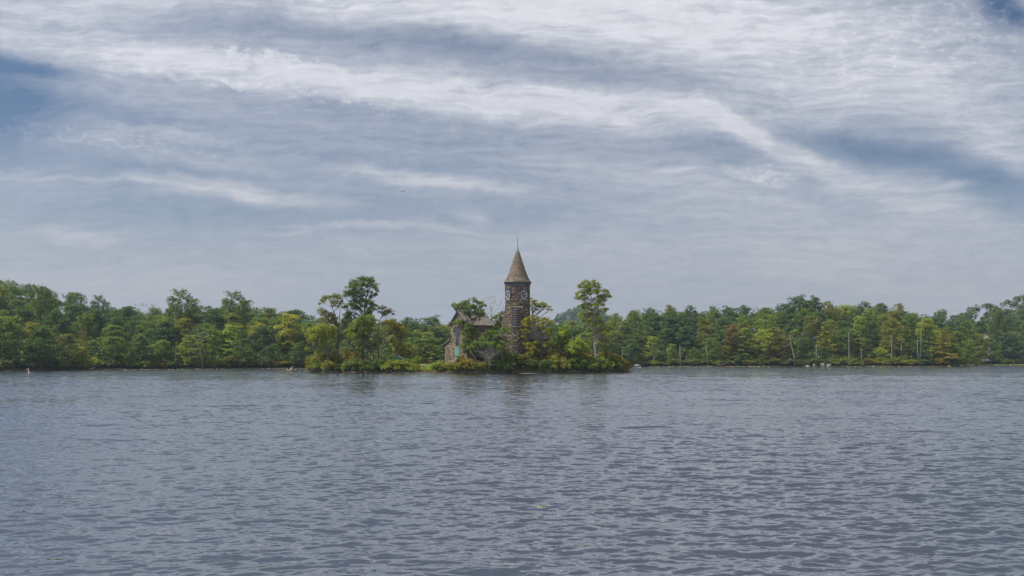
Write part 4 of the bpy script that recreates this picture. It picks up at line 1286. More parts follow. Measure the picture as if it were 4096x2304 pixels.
hero("yellow_green_tree", "yellow-green young tree right behind the green parasol", 214,
     [[(1608, 1455, 2.6), (1606, 1420, 2.2), (1604, 1390, 1.4), (1600, 1375, 0.8)]],
     [(1585, 1385, 13), (1600, 1378, 12), (1620, 1382, 13), (1636, 1392, 11), (1582, 1405, 14), (1605, 1402, 16), (1630, 1410, 14), (1645, 1412, 8), (1590, 1425, 14), (1618, 1428, 15), (1640, 1432, 10), (1570, 1372, 8), (1562, 1365, 6)],
     (0.095, 0.098, 0.014), leaf=0.27, dens=4.0, flat=0.88, seed=9)
hero("chapel_tree", "open-crowned green tree with dark boughs over the chapel gable", 199.5,
     [[(1888, 1452, 4.2), (1885, 1400, 3.8), (1888, 1350, 3.4), (1891, 1315, 3), (1889, 1285, 2.4), (1882, 1262, 1.8), (1876, 1235, 1)], [(1890, 1298, 2.2), (1870, 1275, 1.8), (1848, 1252, 1.4), (1832, 1238, 0.8)], [(1890, 1300, 2), (1905, 1270, 1.5), (1915, 1235, 0.9)], [(1886, 1405, 2.4), (1876, 1370, 2), (1868, 1330, 1.2)]],
     [(1813, 1222, 10), (1826, 1226, 11), (1842, 1222, 11), (1858, 1212, 13), (1872, 1215, 11), (1894, 1204, 13), (1908, 1212, 12), (1922, 1216, 12), (1936, 1224, 9), (1846, 1236, 11), (1868, 1236, 13), (1888, 1232, 14), (1908, 1236, 14), (1926, 1244, 12), (1898, 1254, 13), (1920, 1262, 13), (1936, 1262, 9), (1880, 1262, 10), (1822, 1240, 7),
      (1815, 1295, 8), (1830, 1290, 12), (1846, 1294, 13), (1864, 1298, 13), (1882, 1302, 13), (1838, 1308, 9), (1862, 1318, 13), (1882, 1324, 14), (1850, 1335, 8), (1868, 1340, 12), (1888, 1345, 14), (1860, 1362, 11), (1876, 1368, 14), (1892, 1370, 12), (1850, 1388, 12), (1870, 1392, 15), (1866, 1258, 11), (1905, 1282, 12), (1900, 1322, 11), (1902, 1395, 12), (1860, 1412, 12), (1886, 1412, 13)],
     (0.056, 0.082, 0.022), leaf=0.27, dens=3.9, flat=0.88, seed=10, spread=0.7)
hero("shore_tree", "forked grey-trunked tree at the water before chapel and tower", 197.8,
     [[(1957, 1487, 7), (1956, 1460, 6), (1954, 1435, 5), (1948, 1410, 3.6), (1940, 1388, 2)], [(1958, 1462, 4.5), (1963, 1430, 3.8), (1970, 1405, 2.8), (1982, 1380, 1.6)], [(1952, 1425, 2.6), (1930, 1405, 1.6)]],
     [(1880, 1392, 13), (1895, 1380, 14), (1912, 1370, 15), (1930, 1362, 15), (1948, 1352, 16), (1968, 1352, 15), (1985, 1360, 15), (2002, 1358, 13), (1955, 1332, 12), (1972, 1330, 13), (1990, 1338, 13), (1940, 1336, 8), (1905, 1392, 15), (1925, 1390, 16), (1948, 1378, 16), (1970, 1380, 16), (1992, 1386, 16), (2012, 1395, 14), (2003, 1334, 10), (2016, 1328, 10), (2028, 1320, 9), (2041, 1311, 7), (2030, 1336, 9), (2012, 1318, 8), (2030, 1366, 9), (2046, 1368, 6), (2014, 1370, 10), (1990, 1410, 15), (2012, 1418, 14), (2028, 1432, 11), (1885, 1408, 10), (1912, 1405, 11), (1935, 1405, 10)],
     (0.058, 0.092, 0.020), leaf=0.27, dens=4.0, flat=0.88, seed=12, bark=M_BARK_GREY, spread=0.6)
hero("leafy_tree", "green tree filling the gap between nave and clock tower", 219,
     [[(1985, 1440, 4), (1985, 1380, 3.4), (1983, 1320, 2.4), (1985, 1280, 1.2)]],
     [(1948, 1292, 10), (1960, 1285, 12), (1978, 1275, 12), (1992, 1264, 12), (2006, 1256, 12), (2018, 1250, 9), (1970, 1298, 13), (1990, 1288, 13), (2008, 1280, 11), (1955, 1308, 12), (1978, 1312, 13), (2000, 1305, 12), (1950, 1325, 11), (1968, 1330, 13)],
     (0.068, 0.090, 0.020), leaf=0.28, dens=4.2, seed=13)
hero("yellow_tree", "yellow-leaved spreading tree in front of the low choir roof", 201,
     [[(2167, 1455, 4.5), (2168, 1415, 4), (2172, 1380, 3), (2172, 1345, 2.2), (2176, 1310, 1)], [(2168, 1410, 2.4), (2148, 1370, 1.8), (2128, 1325, 1.2), (2118, 1292, 0.7)], [(2160, 1385, 1.4), (2156, 1350, 1.2), (2150, 1328, .6)]],
     [(2088, 1293, 8), (2100, 1285, 11), (2116, 1277, 12), (2132, 1276, 11), (2144, 1286, 8), (2098, 1305, 11), (2116, 1300, 13), (2134, 1302, 11), (2164, 1284, 10), (2178, 1278, 11), (2192, 1286, 11), (2203, 1296, 7), (2166, 1302, 11), (2184, 1302, 12), (2150, 1320, 8), (2168, 1322, 10), (2190, 1322, 10), (2208, 1322, 7), (2100, 1326, 11), (2118, 1330, 9), (2084, 1320, 6), (2200, 1340, 8), (2098, 1350, 9),
      (2105, 1378, 12), (2122, 1376, 13), (2145, 1374, 11), (2165, 1372, 10), (2188, 1372, 11), (2208, 1378, 11), (2226, 1382, 8), (2234, 1386, 5), (2115, 1396, 13), (2140, 1396, 13), (2165, 1395, 13), (2190, 1396, 12), (2125, 1414, 11), (2150, 1416, 11)],
     (0.098, 0.102, 0.008), leaf=0.25, dens=3.4, flat=0.88, seed=14, spread=0.6)
hero("leafy_tree", "pale-leaved tree reaching out to the right behind the clock tower", 217,
     [[(2112, 1440, 4), (2122, 1330, 3), (2130, 1275, 2.4), (2128, 1235, 1.4), (2126, 1212, .8)], [(2130, 1266, 1.6), (2148, 1260, 1.3), (2158, 1252, 1.1), (2172, 1240, .6)]],
     [(2122, 1196, 6), (2128, 1208, 9), (2142, 1208, 10), (2125, 1226, 10), (2142, 1224, 11), (2158, 1222, 10), (2172, 1216, 10), (2184, 1226, 9), (2198, 1228, 7), (2205, 1240, 6), (2168, 1234, 8), (2150, 1240, 8), (2192, 1240, 6), (2130, 1244, 8), (2128, 1268, 9), (2146, 1276, 10), (2158, 1286, 9), (2135, 1290, 10)],
     (0.100, 0.112, 0.030), leaf=0.27, dens=3.6, flat=0.88, seed=15, spread=0.8)
hero("bushy_tree", "upright bright green bush tree right of the yellow tree", 203,
     [[(2256, 1455, 3.4), (2256, 1410, 2.8), (2258, 1360, 2), (2260, 1325, 1)]],
     [(2262, 1310, 10), (2248, 1322, 13), (2270, 1324, 13), (2235, 1340, 13), (2255, 1342, 16), (2278, 1345, 13), (2222, 1358, 10), (2240, 1362, 15), (2262, 1366, 16), (2282, 1366, 12), (2215, 1372, 8), (2230, 1385, 14), (2255, 1388, 15), (2240, 1408, 14), (2222, 1400, 11)],
     (0.090, 0.128, 0.015), leaf=0.28, dens=4.6, flat=0.88, seed=16)
hero("bushy_tree", "low spreading bright green bush tree left of the pale tall trunk", 201,
     [[(2300, 1455, 3), (2302, 1420, 2.4), (2306, 1390, 1.2)]],
     [(2290, 1372, 13), (2308, 1366, 13), (2326, 1374, 12), (2340, 1384, 10), (2352, 1390, 7), (2278, 1388, 14), (2300, 1388, 16), (2322, 1393, 14), (2342, 1402, 11), (2285, 1408, 14), (2308, 1410, 14), (2330, 1414, 11)],
     (0.098, 0.135, 0.015), leaf=0.28, dens=4.6, flat=0.88, seed=17)
hero("tall_tree", "tall pale-trunked tree with bright green crown near the island's right end", 204,
     [[(2385, 1450, 6.4), (2383, 1415, 5.6), (2379, 1375, 5), (2376, 1330, 4.2), (2375, 1285, 3.4), (2368, 1245, 2.6), (2364, 1205, 1.8), (2362, 1160, 0.9)], [(2376, 1275, 2.4), (2390, 1240, 1.8), (2402, 1200, 1.2)], [(2378, 1355, 2.2), (2400, 1325, 1.6), (2425, 1308, 1)]],
     [(2322, 1140, 7), (2332, 1134, 9), (2346, 1130, 10), (2360, 1134, 9), (2374, 1128, 10), (2386, 1136, 8), (2320, 1150, 10), (2338, 1150, 12), (2358, 1152, 12), (2380, 1148, 11), (2398, 1150, 8), (2306, 1176, 9), (2318, 1170, 10), (2334, 1174, 12), (2354, 1174, 13), (2376, 1170, 12), (2396, 1168, 12), (2414, 1164, 10), (2430, 1168, 8), (2308, 1194, 10), (2324, 1194, 10), (2396, 1188, 12), (2414, 1184, 12), (2430, 1184, 9), (2442, 1188, 5), (2344, 1200, 10), (2376, 1204, 11), (2396, 1206, 12), (2416, 1204, 9), (2318, 1226, 9), (2332, 1224, 11), (2352, 1222, 11), (2376, 1226, 11), (2394, 1228, 12), (2412, 1224, 10), (2428, 1238, 7), (2340, 1240, 9), (2362, 1240, 10), (2404, 1242, 10), (2422, 1240, 7),
      (2322, 1262, 12), (2340, 1266, 13), (2360, 1264, 14), (2382, 1266, 14), (2402, 1274, 12), (2330, 1284, 12), (2350, 1288, 13), (2394, 1290, 14), (2412, 1300, 12), (2412, 1320, 13), (2430, 1320, 11), (2444, 1316, 8), (2452, 1310, 6), (2398, 1328, 12), (2416, 1342, 13), (2434, 1342, 10), (2402, 1352, 12), (2418, 1366, 12), (2400, 1376, 11), (2412, 1392, 10), (2376, 1332, 8), (2366, 1300, 10), (2428, 1372, 8)],
     (0.088, 0.112, 0.014), leaf=0.28, dens=3.9, flat=0.88, seed=18, bark=M_BARK_GREY, spread=0.75)

# ---- bare trees
def bare(name, label, Y, trunks, bark, gz=None, rng_seed=1, twigs=0, group=None, cat="dead tree"):
    rng = np.random.default_rng(rng_seed)
    base = at(trunks[0][0][0], trunks[0][0][1], Y)
    z0 = gz if gz is not None else float(terrain(base[0], Y)) - 0.2
    base[2] = z0
    root = thing(name, base, label, cat, group)
    s = Y / F
    b = MB(); tw = MB()
    for ti, tr in enumerate(trunks):
        pts = [at(q[0], q[1], Y) - base for q in tr]
        if ti == 0: pts[0] = np.array([0, 0, 0.0])
        yo = np.cumsum(rng.normal(0, 0.12, len(pts))); yo[0] = 0
        pts = [p + np.array([0, y, 0]) for p, y in zip(pts, yo)]
        rads = [q[2] * s * 0.68 for q in tr]
        (b if ti == 0 else tw).tube(pts, rads, 7)
        for _ in range(twigs):
            i = rng.integers(len(pts) // 2, len(pts))
            p = pts[i]; L = rng.uniform(0.5, 1.6)
            d = np.array([rng.normal(0, 0.5), rng.normal(0, 0.5), rng.uniform(0.5, 1)]); d /= np.linalg.norm(d)
            q = p + d * L; tw.tube([p, (p + q) / 2 + rng.normal(0, .08, 3), q], [rads[i] * .5 + .012, rads[i] * .3 + .01, 0.008], 4)
            for _ in range(2):
                e = q + np.array([rng.normal(0, .3), rng.normal(0, .3), rng.uniform(.1, .5)]) * L * .6
                tw.tube([(p + q) / 2, e], [0.016, 0.006], 4)
    b.build("trunk", bark, root)
    if tw.v: tw.build("branches", bark, root)
    return root
bare("dead_tree", "large forked bleached dead tree before the left woods", float(shoreY(808)) + 0.6,
     [[(811, 1470, 4.2), (808, 1445, 3.6), (805, 1420, 3.2), (801, 1402, 2.8), (797, 1388, 2.2), (790, 1368, 2), (778, 1352, 1.6), (764, 1338, 1.2), (758, 1325, .6)],
      [(803, 1402, 2.2), (806, 1380, 2), (809, 1362, 1.8), (818, 1346, 1.4), (826, 1330, 1.1), (830, 1315, .5)], [(789, 1366, 1.6), (784, 1345, 1.2), (776, 1322, .9), (766, 1306, .4)],
      [(809, 1362, 1.3), (811, 1340, .9), (806, 1325, .4)], [(807, 1358, 1.2), (800, 1340, .9), (790, 1328, .6), (780, 1313, .3)], [(797, 1335, .8), (793, 1322, .6), (795, 1308, .3)]], M_BARK_PALE, rng_seed=2, twigs=1)
bare("bare_tree", "grey leafless tree behind the chapel roof left of tower", 222,
     [[(1965, 1440, 3), (1966, 1340, 2.6), (1967, 1280, 2), (1966, 1245, 1.4), (1963, 1215, .7), (1972, 1195, .4)], [(1966, 1270, 1.3), (1952, 1245, .9), (1940, 1225, .6), (1934, 1210, .3)], [(1967, 1262, 1.2), (1985, 1240, .8), (1998, 1225, .5), (2006, 1212, .3)], [(1966, 1250, 1), (1958, 1222, .7), (1956, 1198, .3)], [(1968, 1275, 1), (1992, 1255, .7), (2008, 1245, .4)], [(1966, 1240, .8), (1976, 1218, .5), (1978, 1196, .3)]], M_BARK_GREY, gz=2.0, rng_seed=3, twigs=5)
_ys = lambda px, d=0.4: float(shoreY(px)) + d
bare("dead_snag", "straight bleached dead pole standing in the right woods", _ys(3396), [[(3396, 1455, 2.4), (3396, 1410, 2.2), (3396, 1370, 1.8), (3396, 1327, 1.1)]], M_BARK_PALE, rng_seed=4, twigs=2)
bare("dead_snag", "curved pale dead snag near the right shore", _ys(3563), [[(3561, 1460, 2), (3563, 1430, 2), (3567, 1405, 1.9), (3565, 1380, 1.7), (3567, 1355, 1.4), (3562, 1338, .6)]], M_BARK_PALE, rng_seed=5, twigs=2)
bare("dead_snag", "taller of the paired pale dead trunks by the golden tree", _ys(3682), [[(3679, 1458, 1.9), (3682, 1420, 1.9), (3684, 1370, 1.7), (3685, 1325, 1.5), (3688, 1300, 1.1), (3692, 1275, .7), (3693, 1258, .3)]], M_BARK_PALE, rng_seed=6, twigs=2)
bare("dead_snag", "shorter of the paired pale dead trunks by the golden tree", _ys(3672), [[(3674, 1458, 1.7), (3672, 1420, 1.6), (3670, 1390, 1.4), (3669, 1355, .7)]], M_BARK_PALE, rng_seed=7, twigs=2)
bare("leaning_snag", "thick grey trunk leaning left above the waterside shrubs", _ys(3172), [[(3180, 1450, 3.2), (3174, 1422, 2.8), (3167, 1392, 2.6), (3160, 1370, 2.2), (3156, 1345, 1.4), (3154, 1335, .8)], [(3162, 1372, 1.3), (3146, 1384, 1), (3126, 1388, .5)], [(3158, 1360, 1), (3136, 1356, .8), (3124, 1338, .4)]], M_BARK_GREY, rng_seed=8)
bare("dead_snag", "short bleached stump pole just right of the island tip", _ys(2489), [[(2487, 1455, 1.9), (2488, 1435, 1.8), (2490, 1401, 1.2)]], M_BARK_PALE, rng_seed=9)
bare("dead_snag", "thin white birch trunk in the dark wood left of arched log", _ys(2830), [[(2832, 1440, 1.4), (2828, 1415, 1.3), (2823, 1390, 1)]], M_BARK_PALE, rng_seed=10, twigs=2)
bare("dead_snag", "broken grey trunk midway between island and arched log", _ys(2720), [[(2721, 1442, 2.4), (2721, 1415, 2.2), (2720, 1385, 1.6)]], M_BARK_GREY, rng_seed=11, twigs=2)
bare("dead_snag", "pale slim trunk under the large very dark tree", _ys(2672), [[(2672, 1440, 1.3), (2671, 1415, 1.2), (2671, 1390, .9)]], M_BARK_PALE, rng_seed=12, twigs=2)
bare("dead_snag", "slim whitish pole standing at waterline right of forked tree", _ys(868), [[(866, 1473, 1.5), (867, 1440, 1.3), (870, 1408, .8)]], M_BARK_PALE, rng_seed=13)
bare("dead_snag", "thin bent pale trunk in front of dark woods on left shore", _ys(700), [[(706, 1440, 1.3), (702, 1420, 1.2), (705, 1400, 1)]], M_BARK_PALE, rng_seed=14)
bare("dead_snag", "bent pale trunk between golden tree and paired trunks", _ys(3722), [[(3721, 1428, 1.3), (3724, 1412, 1.2), (3722, 1400, 1), (3727, 1388, .6)]], M_BARK_PALE, rng_seed=15, twigs=2)
bare("dead_snag", "grey upright trunk under the olive-gold pine", _ys(3266), [[(3266, 1430, 2.2), (3265, 1400, 2), (3265, 1378, 1.4)]], M_BARK_GREY, rng_seed=16)
bare("dead_snag", "white slender trunk right of the straight dead pole", _ys(3447), [[(3447, 1452, 1.7), (3446, 1425, 1.5), (3445, 1395, 1.1)]], M_BARK_PALE, rng_seed=17, twigs=2)
for px0, lab in ((552, "left tuft of bare grey twigs on the left skyline"), (598, "right tuft of bare grey twigs on the left skyline")):
    Yb = float(shoreY(px0) + dmax(px0)) + 6
    bare("bare_tree", lab, Yb, [[(px0, 1300, 2), (px0 + 2, 1245, 1.5), (px0 + 3, 1222, .8)], [(px0, 1250, 1), (px0 - 10, 1225, .5)], [(px0 + 1, 1248, 1), (px0 + 14, 1222, .4)], [(px0 + 1, 1252, .9), (px0 + 22, 1228, .4)]], M_BARK_GREY, rng_seed=px0, twigs=6)
#--MORE--
# -------------------------------------------------------------------- shrubs
def shrub_proto(seed, wide, tall, layers):
    rng = np.random.default_rng(seed)
    lobes = []
    for i in range(layers):
        a = i * 2.4 + rng.uniform(-.4, .4); t = rng.random()
        q = 0.5 * wide * math.sqrt(rng.random()) * 0.9
        z = tall * (0.18 + 0.62 * rng.random()) * (1 - 0.35 * (q / (0.5 * wide)) ** 2)
        lobes.append((q * math.cos(a), q * math.sin(a), z, rng.uniform(0.5, 0.85)))
    cm = crown_mesh("foliage", rng, lobes, 0.24, 7.5, 6, 0.55, 0.75)
    co = np.empty(len(cm.vertices) * 3, np.float32); cm.vertices.foreach_get("co", co); co = co.reshape(-1, 3)
    sx = wide / (np.percentile(co[:, :2], 98) - np.percentile(co[:, :2], 2)); sz = tall / np.percentile(co[:, 2], 98.5)
    co *= np.array([sx, sx, sz], np.float32); cm.vertices.foreach_set("co", co.ravel())
    lobes = [(l[0] * sx, l[1] * sx, l[2] * sz, l[3]) for l in lobes]
    cm.materials.append(M_LEAF)
    b = MB()
    for l in lobes[::2]:
        b.tube([(0.3 * l[0], 0.3 * l[1], -0.3), (0.6 * l[0], 0.6 * l[1], l[2] * 0.5), (l[0], l[1], l[2])], [0.05, 0.035, 0.012], 4, cap=False)
    o = b.build("stems", M_BARK); me = o.data; bpy.data.objects.remove(o)
    return cm, me
SHRUBS = [shrub_proto(200 + i, 3.4, 2.6, 17) for i in range(6)]     # nominal 3.4 m wide, 2.6 m tall
def shrub(px, pyt, wpx, Y, gz, rgb, label, group, mat=None, i=0, name="shrub"):
    x = X_at(px, Y)
    root = thing(name, (x, Y, gz - 0.1), label, "shrub", group)
    h = max(0.5, z_at(pyt, Y) - gz); w = wpx * Y / F
    root.scale = (w / 3.4, w / 3.4, h / 2.6); root.rotation_euler = (0, 0, i * 1.9)
    cm, sm = SHRUBS[i % len(SHRUBS)]
    c = link("foliage", cm, root); c.color = tuple(rgb) + (1,)
    if mat: c.material_slots[0].link = 'OBJECT'; c.material_slots[0].material = mat
    link("stems", sm, root)
    return root
DG, MG, OL, YG, BR, LG = (0.038, 0.060, 0.016), (0.056, 0.085, 0.014), (0.080, 0.086, 0.013), (0.098, 0.115, 0.012), (0.088, 0.076, 0.016), (0.085, 0.125, 0.012)
OR, GO = M_LEAF_ORANGE, M_LEAF_GOLD
ISH = [  # px, top row, width px, colour, autumn material, label
    (1252, 1428, 46, OL, OR, "orange-tipped shrub at the island's left tip"),
    (1246, 1462, 44, BR, OR, "low rusty shrub overhanging the water at island's left tip"),
    (1282, 1412, 62, YG, GO, "golden yellow shrub left of the leaning tree trunk"),
    (1305, 1420, 50, OL, OR, "orange-topped shrub right behind the leaning trunk"),
    (1278, 1448, 66, MG, None, "green shrub over the water below the golden shrub"),
    (1322, 1450, 60, OL, None, "olive shrub at the foot of the leaning tree"),
    (1345, 1425, 60, OL, OR, "orange-topped shrub between leaning tree and slim tall tree"),
    (1362, 1452, 64, DG, None, "dark green shrub at the foot of the slim tall tree"),
    (1408, 1405, 66, BR, OR, "large rust-orange bush left of the tallest island tree"),
    (1405, 1438, 64, MG, None, "green shrub in front of the rust-orange bush"),
    (1435, 1452, 60, DG, None, "dark shrub below the white-topped post"),
    (1470, 1446, 62, DG, None, "dark shrub right below the tallest island tree"),
    (1508, 1440, 64, DG, None, "dark shrub in front of the thin curved tree"),
    (1540, 1432, 58, MG, None, "green shrub left of the parasol pole"),
    (1565, 1448, 56, YG, None, "yellow-green shrub just left below the parasol"),
    (1598, 1446, 60, YG, None, "yellow-green shrub just right below the parasol"),
    (1632, 1450, 52, MG, None, "mid green shrub between parasol and pointed bush"),
    (1655, 1458, 44, YG, None, "low yellow-green shrub left of the white railing"),
    (1668, 1424, 34, LG, None, "pointed bright green bush left of the white railing"),
    (1748, 1440, 52, LG, None, "green rhododendron left of the chapel wall"),
    (1768, 1462, 48, YG, None, "low yellow-green shrub before the chapel wall corner"),
    (1805, 1450, 46, OL, GO, "gold-tipped shrub below the teal door"),
    (1840, 1424, 40, OL, OR, "orange-tipped shrub right of the teal door"),
    (1838, 1452, 56, OL, None, "olive shrub in the corner of the small cove"),
    (1872, 1440, 64, BR, GO, "brownish gold shrub left of the forked grey trunk"),
    (1908, 1418, 58, OL, OR, "orange-topped shrub behind the forked grey trunk"),
    (1918, 1448, 66, OL, None, "olive shrub just left of the forked grey trunk"),
    (1990, 1432, 66, MG, None, "green shrub just right of the forked grey trunk"),
    (2025, 1412, 66, MG, None, "tall green shrub left below the clock tower"),
    (2030, 1450, 66, DG, None, "dark shrub at the water left below the clock tower"),
    (2068, 1428, 66, MG, None, "green shrub straight below the clock tower"),
    (2085, 1452, 66, DG, None, "dark shrub at the water right below the clock tower"),
    (2108, 1422, 66, OL, None, "olive shrub below the yellow tree's left side"),
    (2135, 1442, 66, DG, GO, "dark gold-flecked shrub below the yellow tree"),
    (2165, 1425, 62, OL, OR, "orange-flecked shrub at the yellow tree's foot"),
    (2205, 1412, 60, BR, OR, "rusty brown shrub right of the yellow tree"),
    (2195, 1448, 66, DG, None, "dark shrub at the water right of the yellow tree"),
    (2235, 1394, 56, BR, OR, "tall brown-orange shrub in front of upright bush tree"),
    (2238, 1435, 66, OL, None, "olive shrub below the tall brown-orange shrub"),
    (2278, 1410, 64, OL, OR, "orange-flecked shrub left below the spreading bush tree"),
    (2285, 1440, 70, MG, None, "green waterside shrub below the spreading bush tree"),
    (2325, 1412, 62, BR, OR, "rust-topped shrub right below the spreading bush tree"),
    (2330, 1438, 68, MG, None, "green waterside shrub left of the pale tall trunk"),
    (2365, 1408, 62, OL, OR, "orange-topped shrub left at the pale tall trunk"),
    (2375, 1440, 68, MG, None, "green waterside shrub under the pale tall trunk"),
    (2415, 1412, 62, OL, OR, "bright orange-red shrub right of the pale tall trunk"),
    (2420, 1438, 66, LG, None, "bright green waterside shrub near the island's right end"),
    (2455, 1424, 58, OL, OR, "orange sloping shrub near the island's right end"),
    (2462, 1448, 58, MG, None, "green shrub low at the island's right end"),
    (2488, 1444, 48, BR, OR, "orange-red shrub second from the island's right tip"),
    (2506, 1456, 34, BR, OR, "small orange-red shrub at the island's right tip"),
]
def shore_front(px):
    """distance of the island's near shore along this photo column"""
    lo, hi = 190.0, IC[1]
    for _ in range(40):
        m = (lo + hi) / 2
        X = X_at(px, m)
        t = math.atan2(m - IC[1], X - IC[0]); s = math.hypot(X - IC[0], m - IC[1]) / float(island_r(np.array(t)))
        if s > 1: lo = m
        else: hi = m
    return (lo + hi) / 2
for i, (px, pyt, w, rgb, mat, lab) in enumerate(ISH):
    front = pyt > 1430
    if px > 1990: pyt -= 12; w *= 1.1
    elif not 1660 < px < 1820: pyt -= 6; w *= 1.08
    sf = shore_front(min(max(px, 1262), 2488))
    Y = sf + (1.3 if front else 4.2) + 0.5 * math.sin(i * 2.1)
    if px < 1262: Y = sf + 1.0
    if px > 2488: Y = sf + 1.0
    gz = max(0.0, float(island_z(X_at(px, Y), Y)))
    shrub(px, pyt, w, Y, gz, rgb, lab, "shrubs along the island's edge", mat, i)
    if "rhododendron" in lab:
        root = [o for o in COL.objects if o.get("label") == lab][0]
        rng = np.random.default_rng(3)
        C, R = [], []
        for fx, fy in ((1772, 1445), (1783, 1453), (1758, 1456)):
            p = at(fx, fy, Y - 1.2)
            loc = (p - np.array(root.location)) / np.array(root.scale)
            a = -root.rotation_euler[2]
            C.append((loc[0] * math.cos(a) - loc[1] * math.sin(a), loc[0] * math.sin(a) + loc[1] * math.cos(a), loc[2])); R.append(0.26)
        V, Q, ti, tp = leaf_cloud(rng, C, R, 40, 0.16, 1.0)
        fl = link("blossom", np_mesh("blossom", V, Q, {"tint": ('FACE', ti)}), root, M_PINK)
# a low carpet of leaves over the little lawn
def carpet():
    rng = np.random.default_rng(31)
    C = []
    while len(C) < 520:
        px = rng.uniform(1540, 1800); Y = shore_front(px) + rng.uniform(0.6, 7.0)
        X = X_at(px, Y); C.append((X, Y, float(island_z(X, Y)) + 0.12))
    V, Q, ti, tp = leaf_cloud(rng, C, np.full(len(C), 0.34), 16, 0.22, 0.7)
    o = link("ground_cover", np_mesh("ground_cover", V, Q, {"tint": ('FACE', ti), "tip": ('FACE', tp)}), mat=M_LEAF)
    o.color = (0.105, 0.125, 0.014, 1)
    tag(o, "yellow-green ground cover on the island's little lawn", kind="stuff")
    C = []
    while len(C) < 900:
        t = rng.uniform(math.pi, 2 * math.pi) if rng.random() < .8 else rng.uniform(0, math.pi)
        r = float(island_r(np.array(t))) * (1 - rng.random() ** 1.5 * 0.25) - 0.2
        X, Y = IC[0] + r * math.cos(t), IC[1] + r * math.sin(t)
        if 1660 < 2048 + X * F / Y < 1800 and Y < IC[1]: continue
        C.append((X, Y, max(0.12, float(island_z(X, Y))) + rng.uniform(0.15, 0.8)))
    V, Q, ti, tp = leaf_cloud(rng, C, np.full(len(C), 0.55), 24, 0.24, 0.8)
    o = link("undergrowth", np_mesh("undergrowth", V, Q, {"tint": ('FACE', ti), "tip": ('FACE', tp)}), mat=M_LEAF)
    o.color = (0.040, 0.060, 0.016, 1)
    tag(o, "dark undergrowth between the shrubs on the island bank", kind="stuff")
carpet()
# shrubs along the far banks
def bank_shrubs():
    rng = np.random.default_rng(41)
    cols = [("dark green", DG), ("mid green", MG), ("olive", OL), ("yellow-green", YG), ("brownish", BR), ("sage", (0.06, 0.078, 0.035))]
    px = -180.0; plan = []
    while px < 4300:
        Y = float(shoreY(px)) + 1.6 + rng.uniform(-.3, 1.2)
        w = rng.uniform(3.6, 6.2); h = rng.uniform(1.5, 3.4)
        if 3790 < px < 4300: h *= 0.8
        p = [.26, .24, .20, .12, .08, .10]
        ci = rng.choice(6, p=p)
        if not (1785 < px < 2500 and False):
            if not (1300 < px < 2440) or rng.random() < .75: plan.append((px, Y, w, h, ci))
        px += w * 0.78 * F / Y
    cnt = {}
    for px, Y, w, h, ci in plan:
        seg = next(s[2] for s in SEGS if s[0] <= px < s[1]); cnt.setdefault((ci, seg), []).append(px)
    ords = ["first", "second", "third", "fourth", "fifth", "sixth", "seventh", "eighth", "ninth"]
    for i, (px, Y, w, h, ci) in enumerate(plan):
        seg = next(s[2] for s in SEGS if s[0] <= px < s[1]); l = sorted(cnt[(ci, seg)])
        lab = "%s shrub on the far bank %s" % (cols[ci][0], seg)
        if len(l) > 1: lab += ", %s from left" % ords[l.index(px)]
        x = X_at(px, Y); gz = float(terrain(x, Y))
        k = rng.uniform(0.8, 1.15)
        shrub(px, HZ - (gz + h - EYE) * F / Y, w * F / Y, Y, gz, tuple(c * k for c in cols[ci][1]), lab, "shrubs along the far banks", GO if (ci == 4 and rng.random() < .6) else None, i)
bank_shrubs()

# --------------------------------------------------------- things on the island
def parasol():
    Y = shore_front(1596) + 5.0
    x = X_at(1594, Y); gz = float(island_z(x, Y))
    root = thing("parasol", (x, Y, gz), "open green garden parasol standing on the island's lawn", "parasol")
    zt = z_at(1421, Y) - gz; R = 24.5 * Y / F; ze = z_at(1434, Y) - gz
    b = MB()
    n = 8
    vs = [(0, 0, zt)] + [(R * .55 * math.cos(a), R * .55 * math.sin(a), ze + (zt - ze) * .52) for a in np.arange(n) * 2 * math.pi / n + .2] + [(R * math.cos(a), R * math.sin(a), ze) for a in np.arange(n) * 2 * math.pi / n + .2]
    vs += [(v[0] * .985, v[1] * .985, v[2] - .03) for v in vs]
    m = 1 + 2 * n
    fs = []
    for j in range(n):
        j2 = (j + 1) % n
        fs += [(0, 1 + j, 1 + j2), (1 + j, 1 + n + j, 1 + n + j2, 1 + j2), (m, m + 1 + j2, m + 1 + j), (m + 1 + j, m + 1 + j2, m + 1 + n + j2, m + 1 + n + j), (1 + n + j, m + 1 + n + j, m + 1 + n + j2, 1 + n + j2)]
    b.add(vs, fs)
    cn = b.build("canopy", M_GREENCLOTH, root)
    s = MB(); s.lathe([(0.42, zt - 0.13), (0.24, zt + 0.03), (0.01, zt + 0.10)], 8, off=.2); s.build("vent", M_GREENCLOTH, cn)
    s = MB()
    for a in np.arange(n) * 2 * math.pi / n + .2:
        s.tube([(0, 0, zt - .12), (R * .97 * math.cos(a), R * .97 * math.sin(a), ze - .05)], 0.014, 4)
    s.build("ribs", M_IRON, cn)
    b = MB(); b.tube([(0, 0, 0), (0, 0, zt - .05)], 0.035, 8); b.build("pole", M_IRON, root)
    b = MB(); b.lathe([(0.01, 0), (0.32, 0), (0.32, 0.07), (0.06, 0.12), (0.05, 0.3), (0.01, 0.3)], 16); b.build("base", M_IRON, root)
parasol()
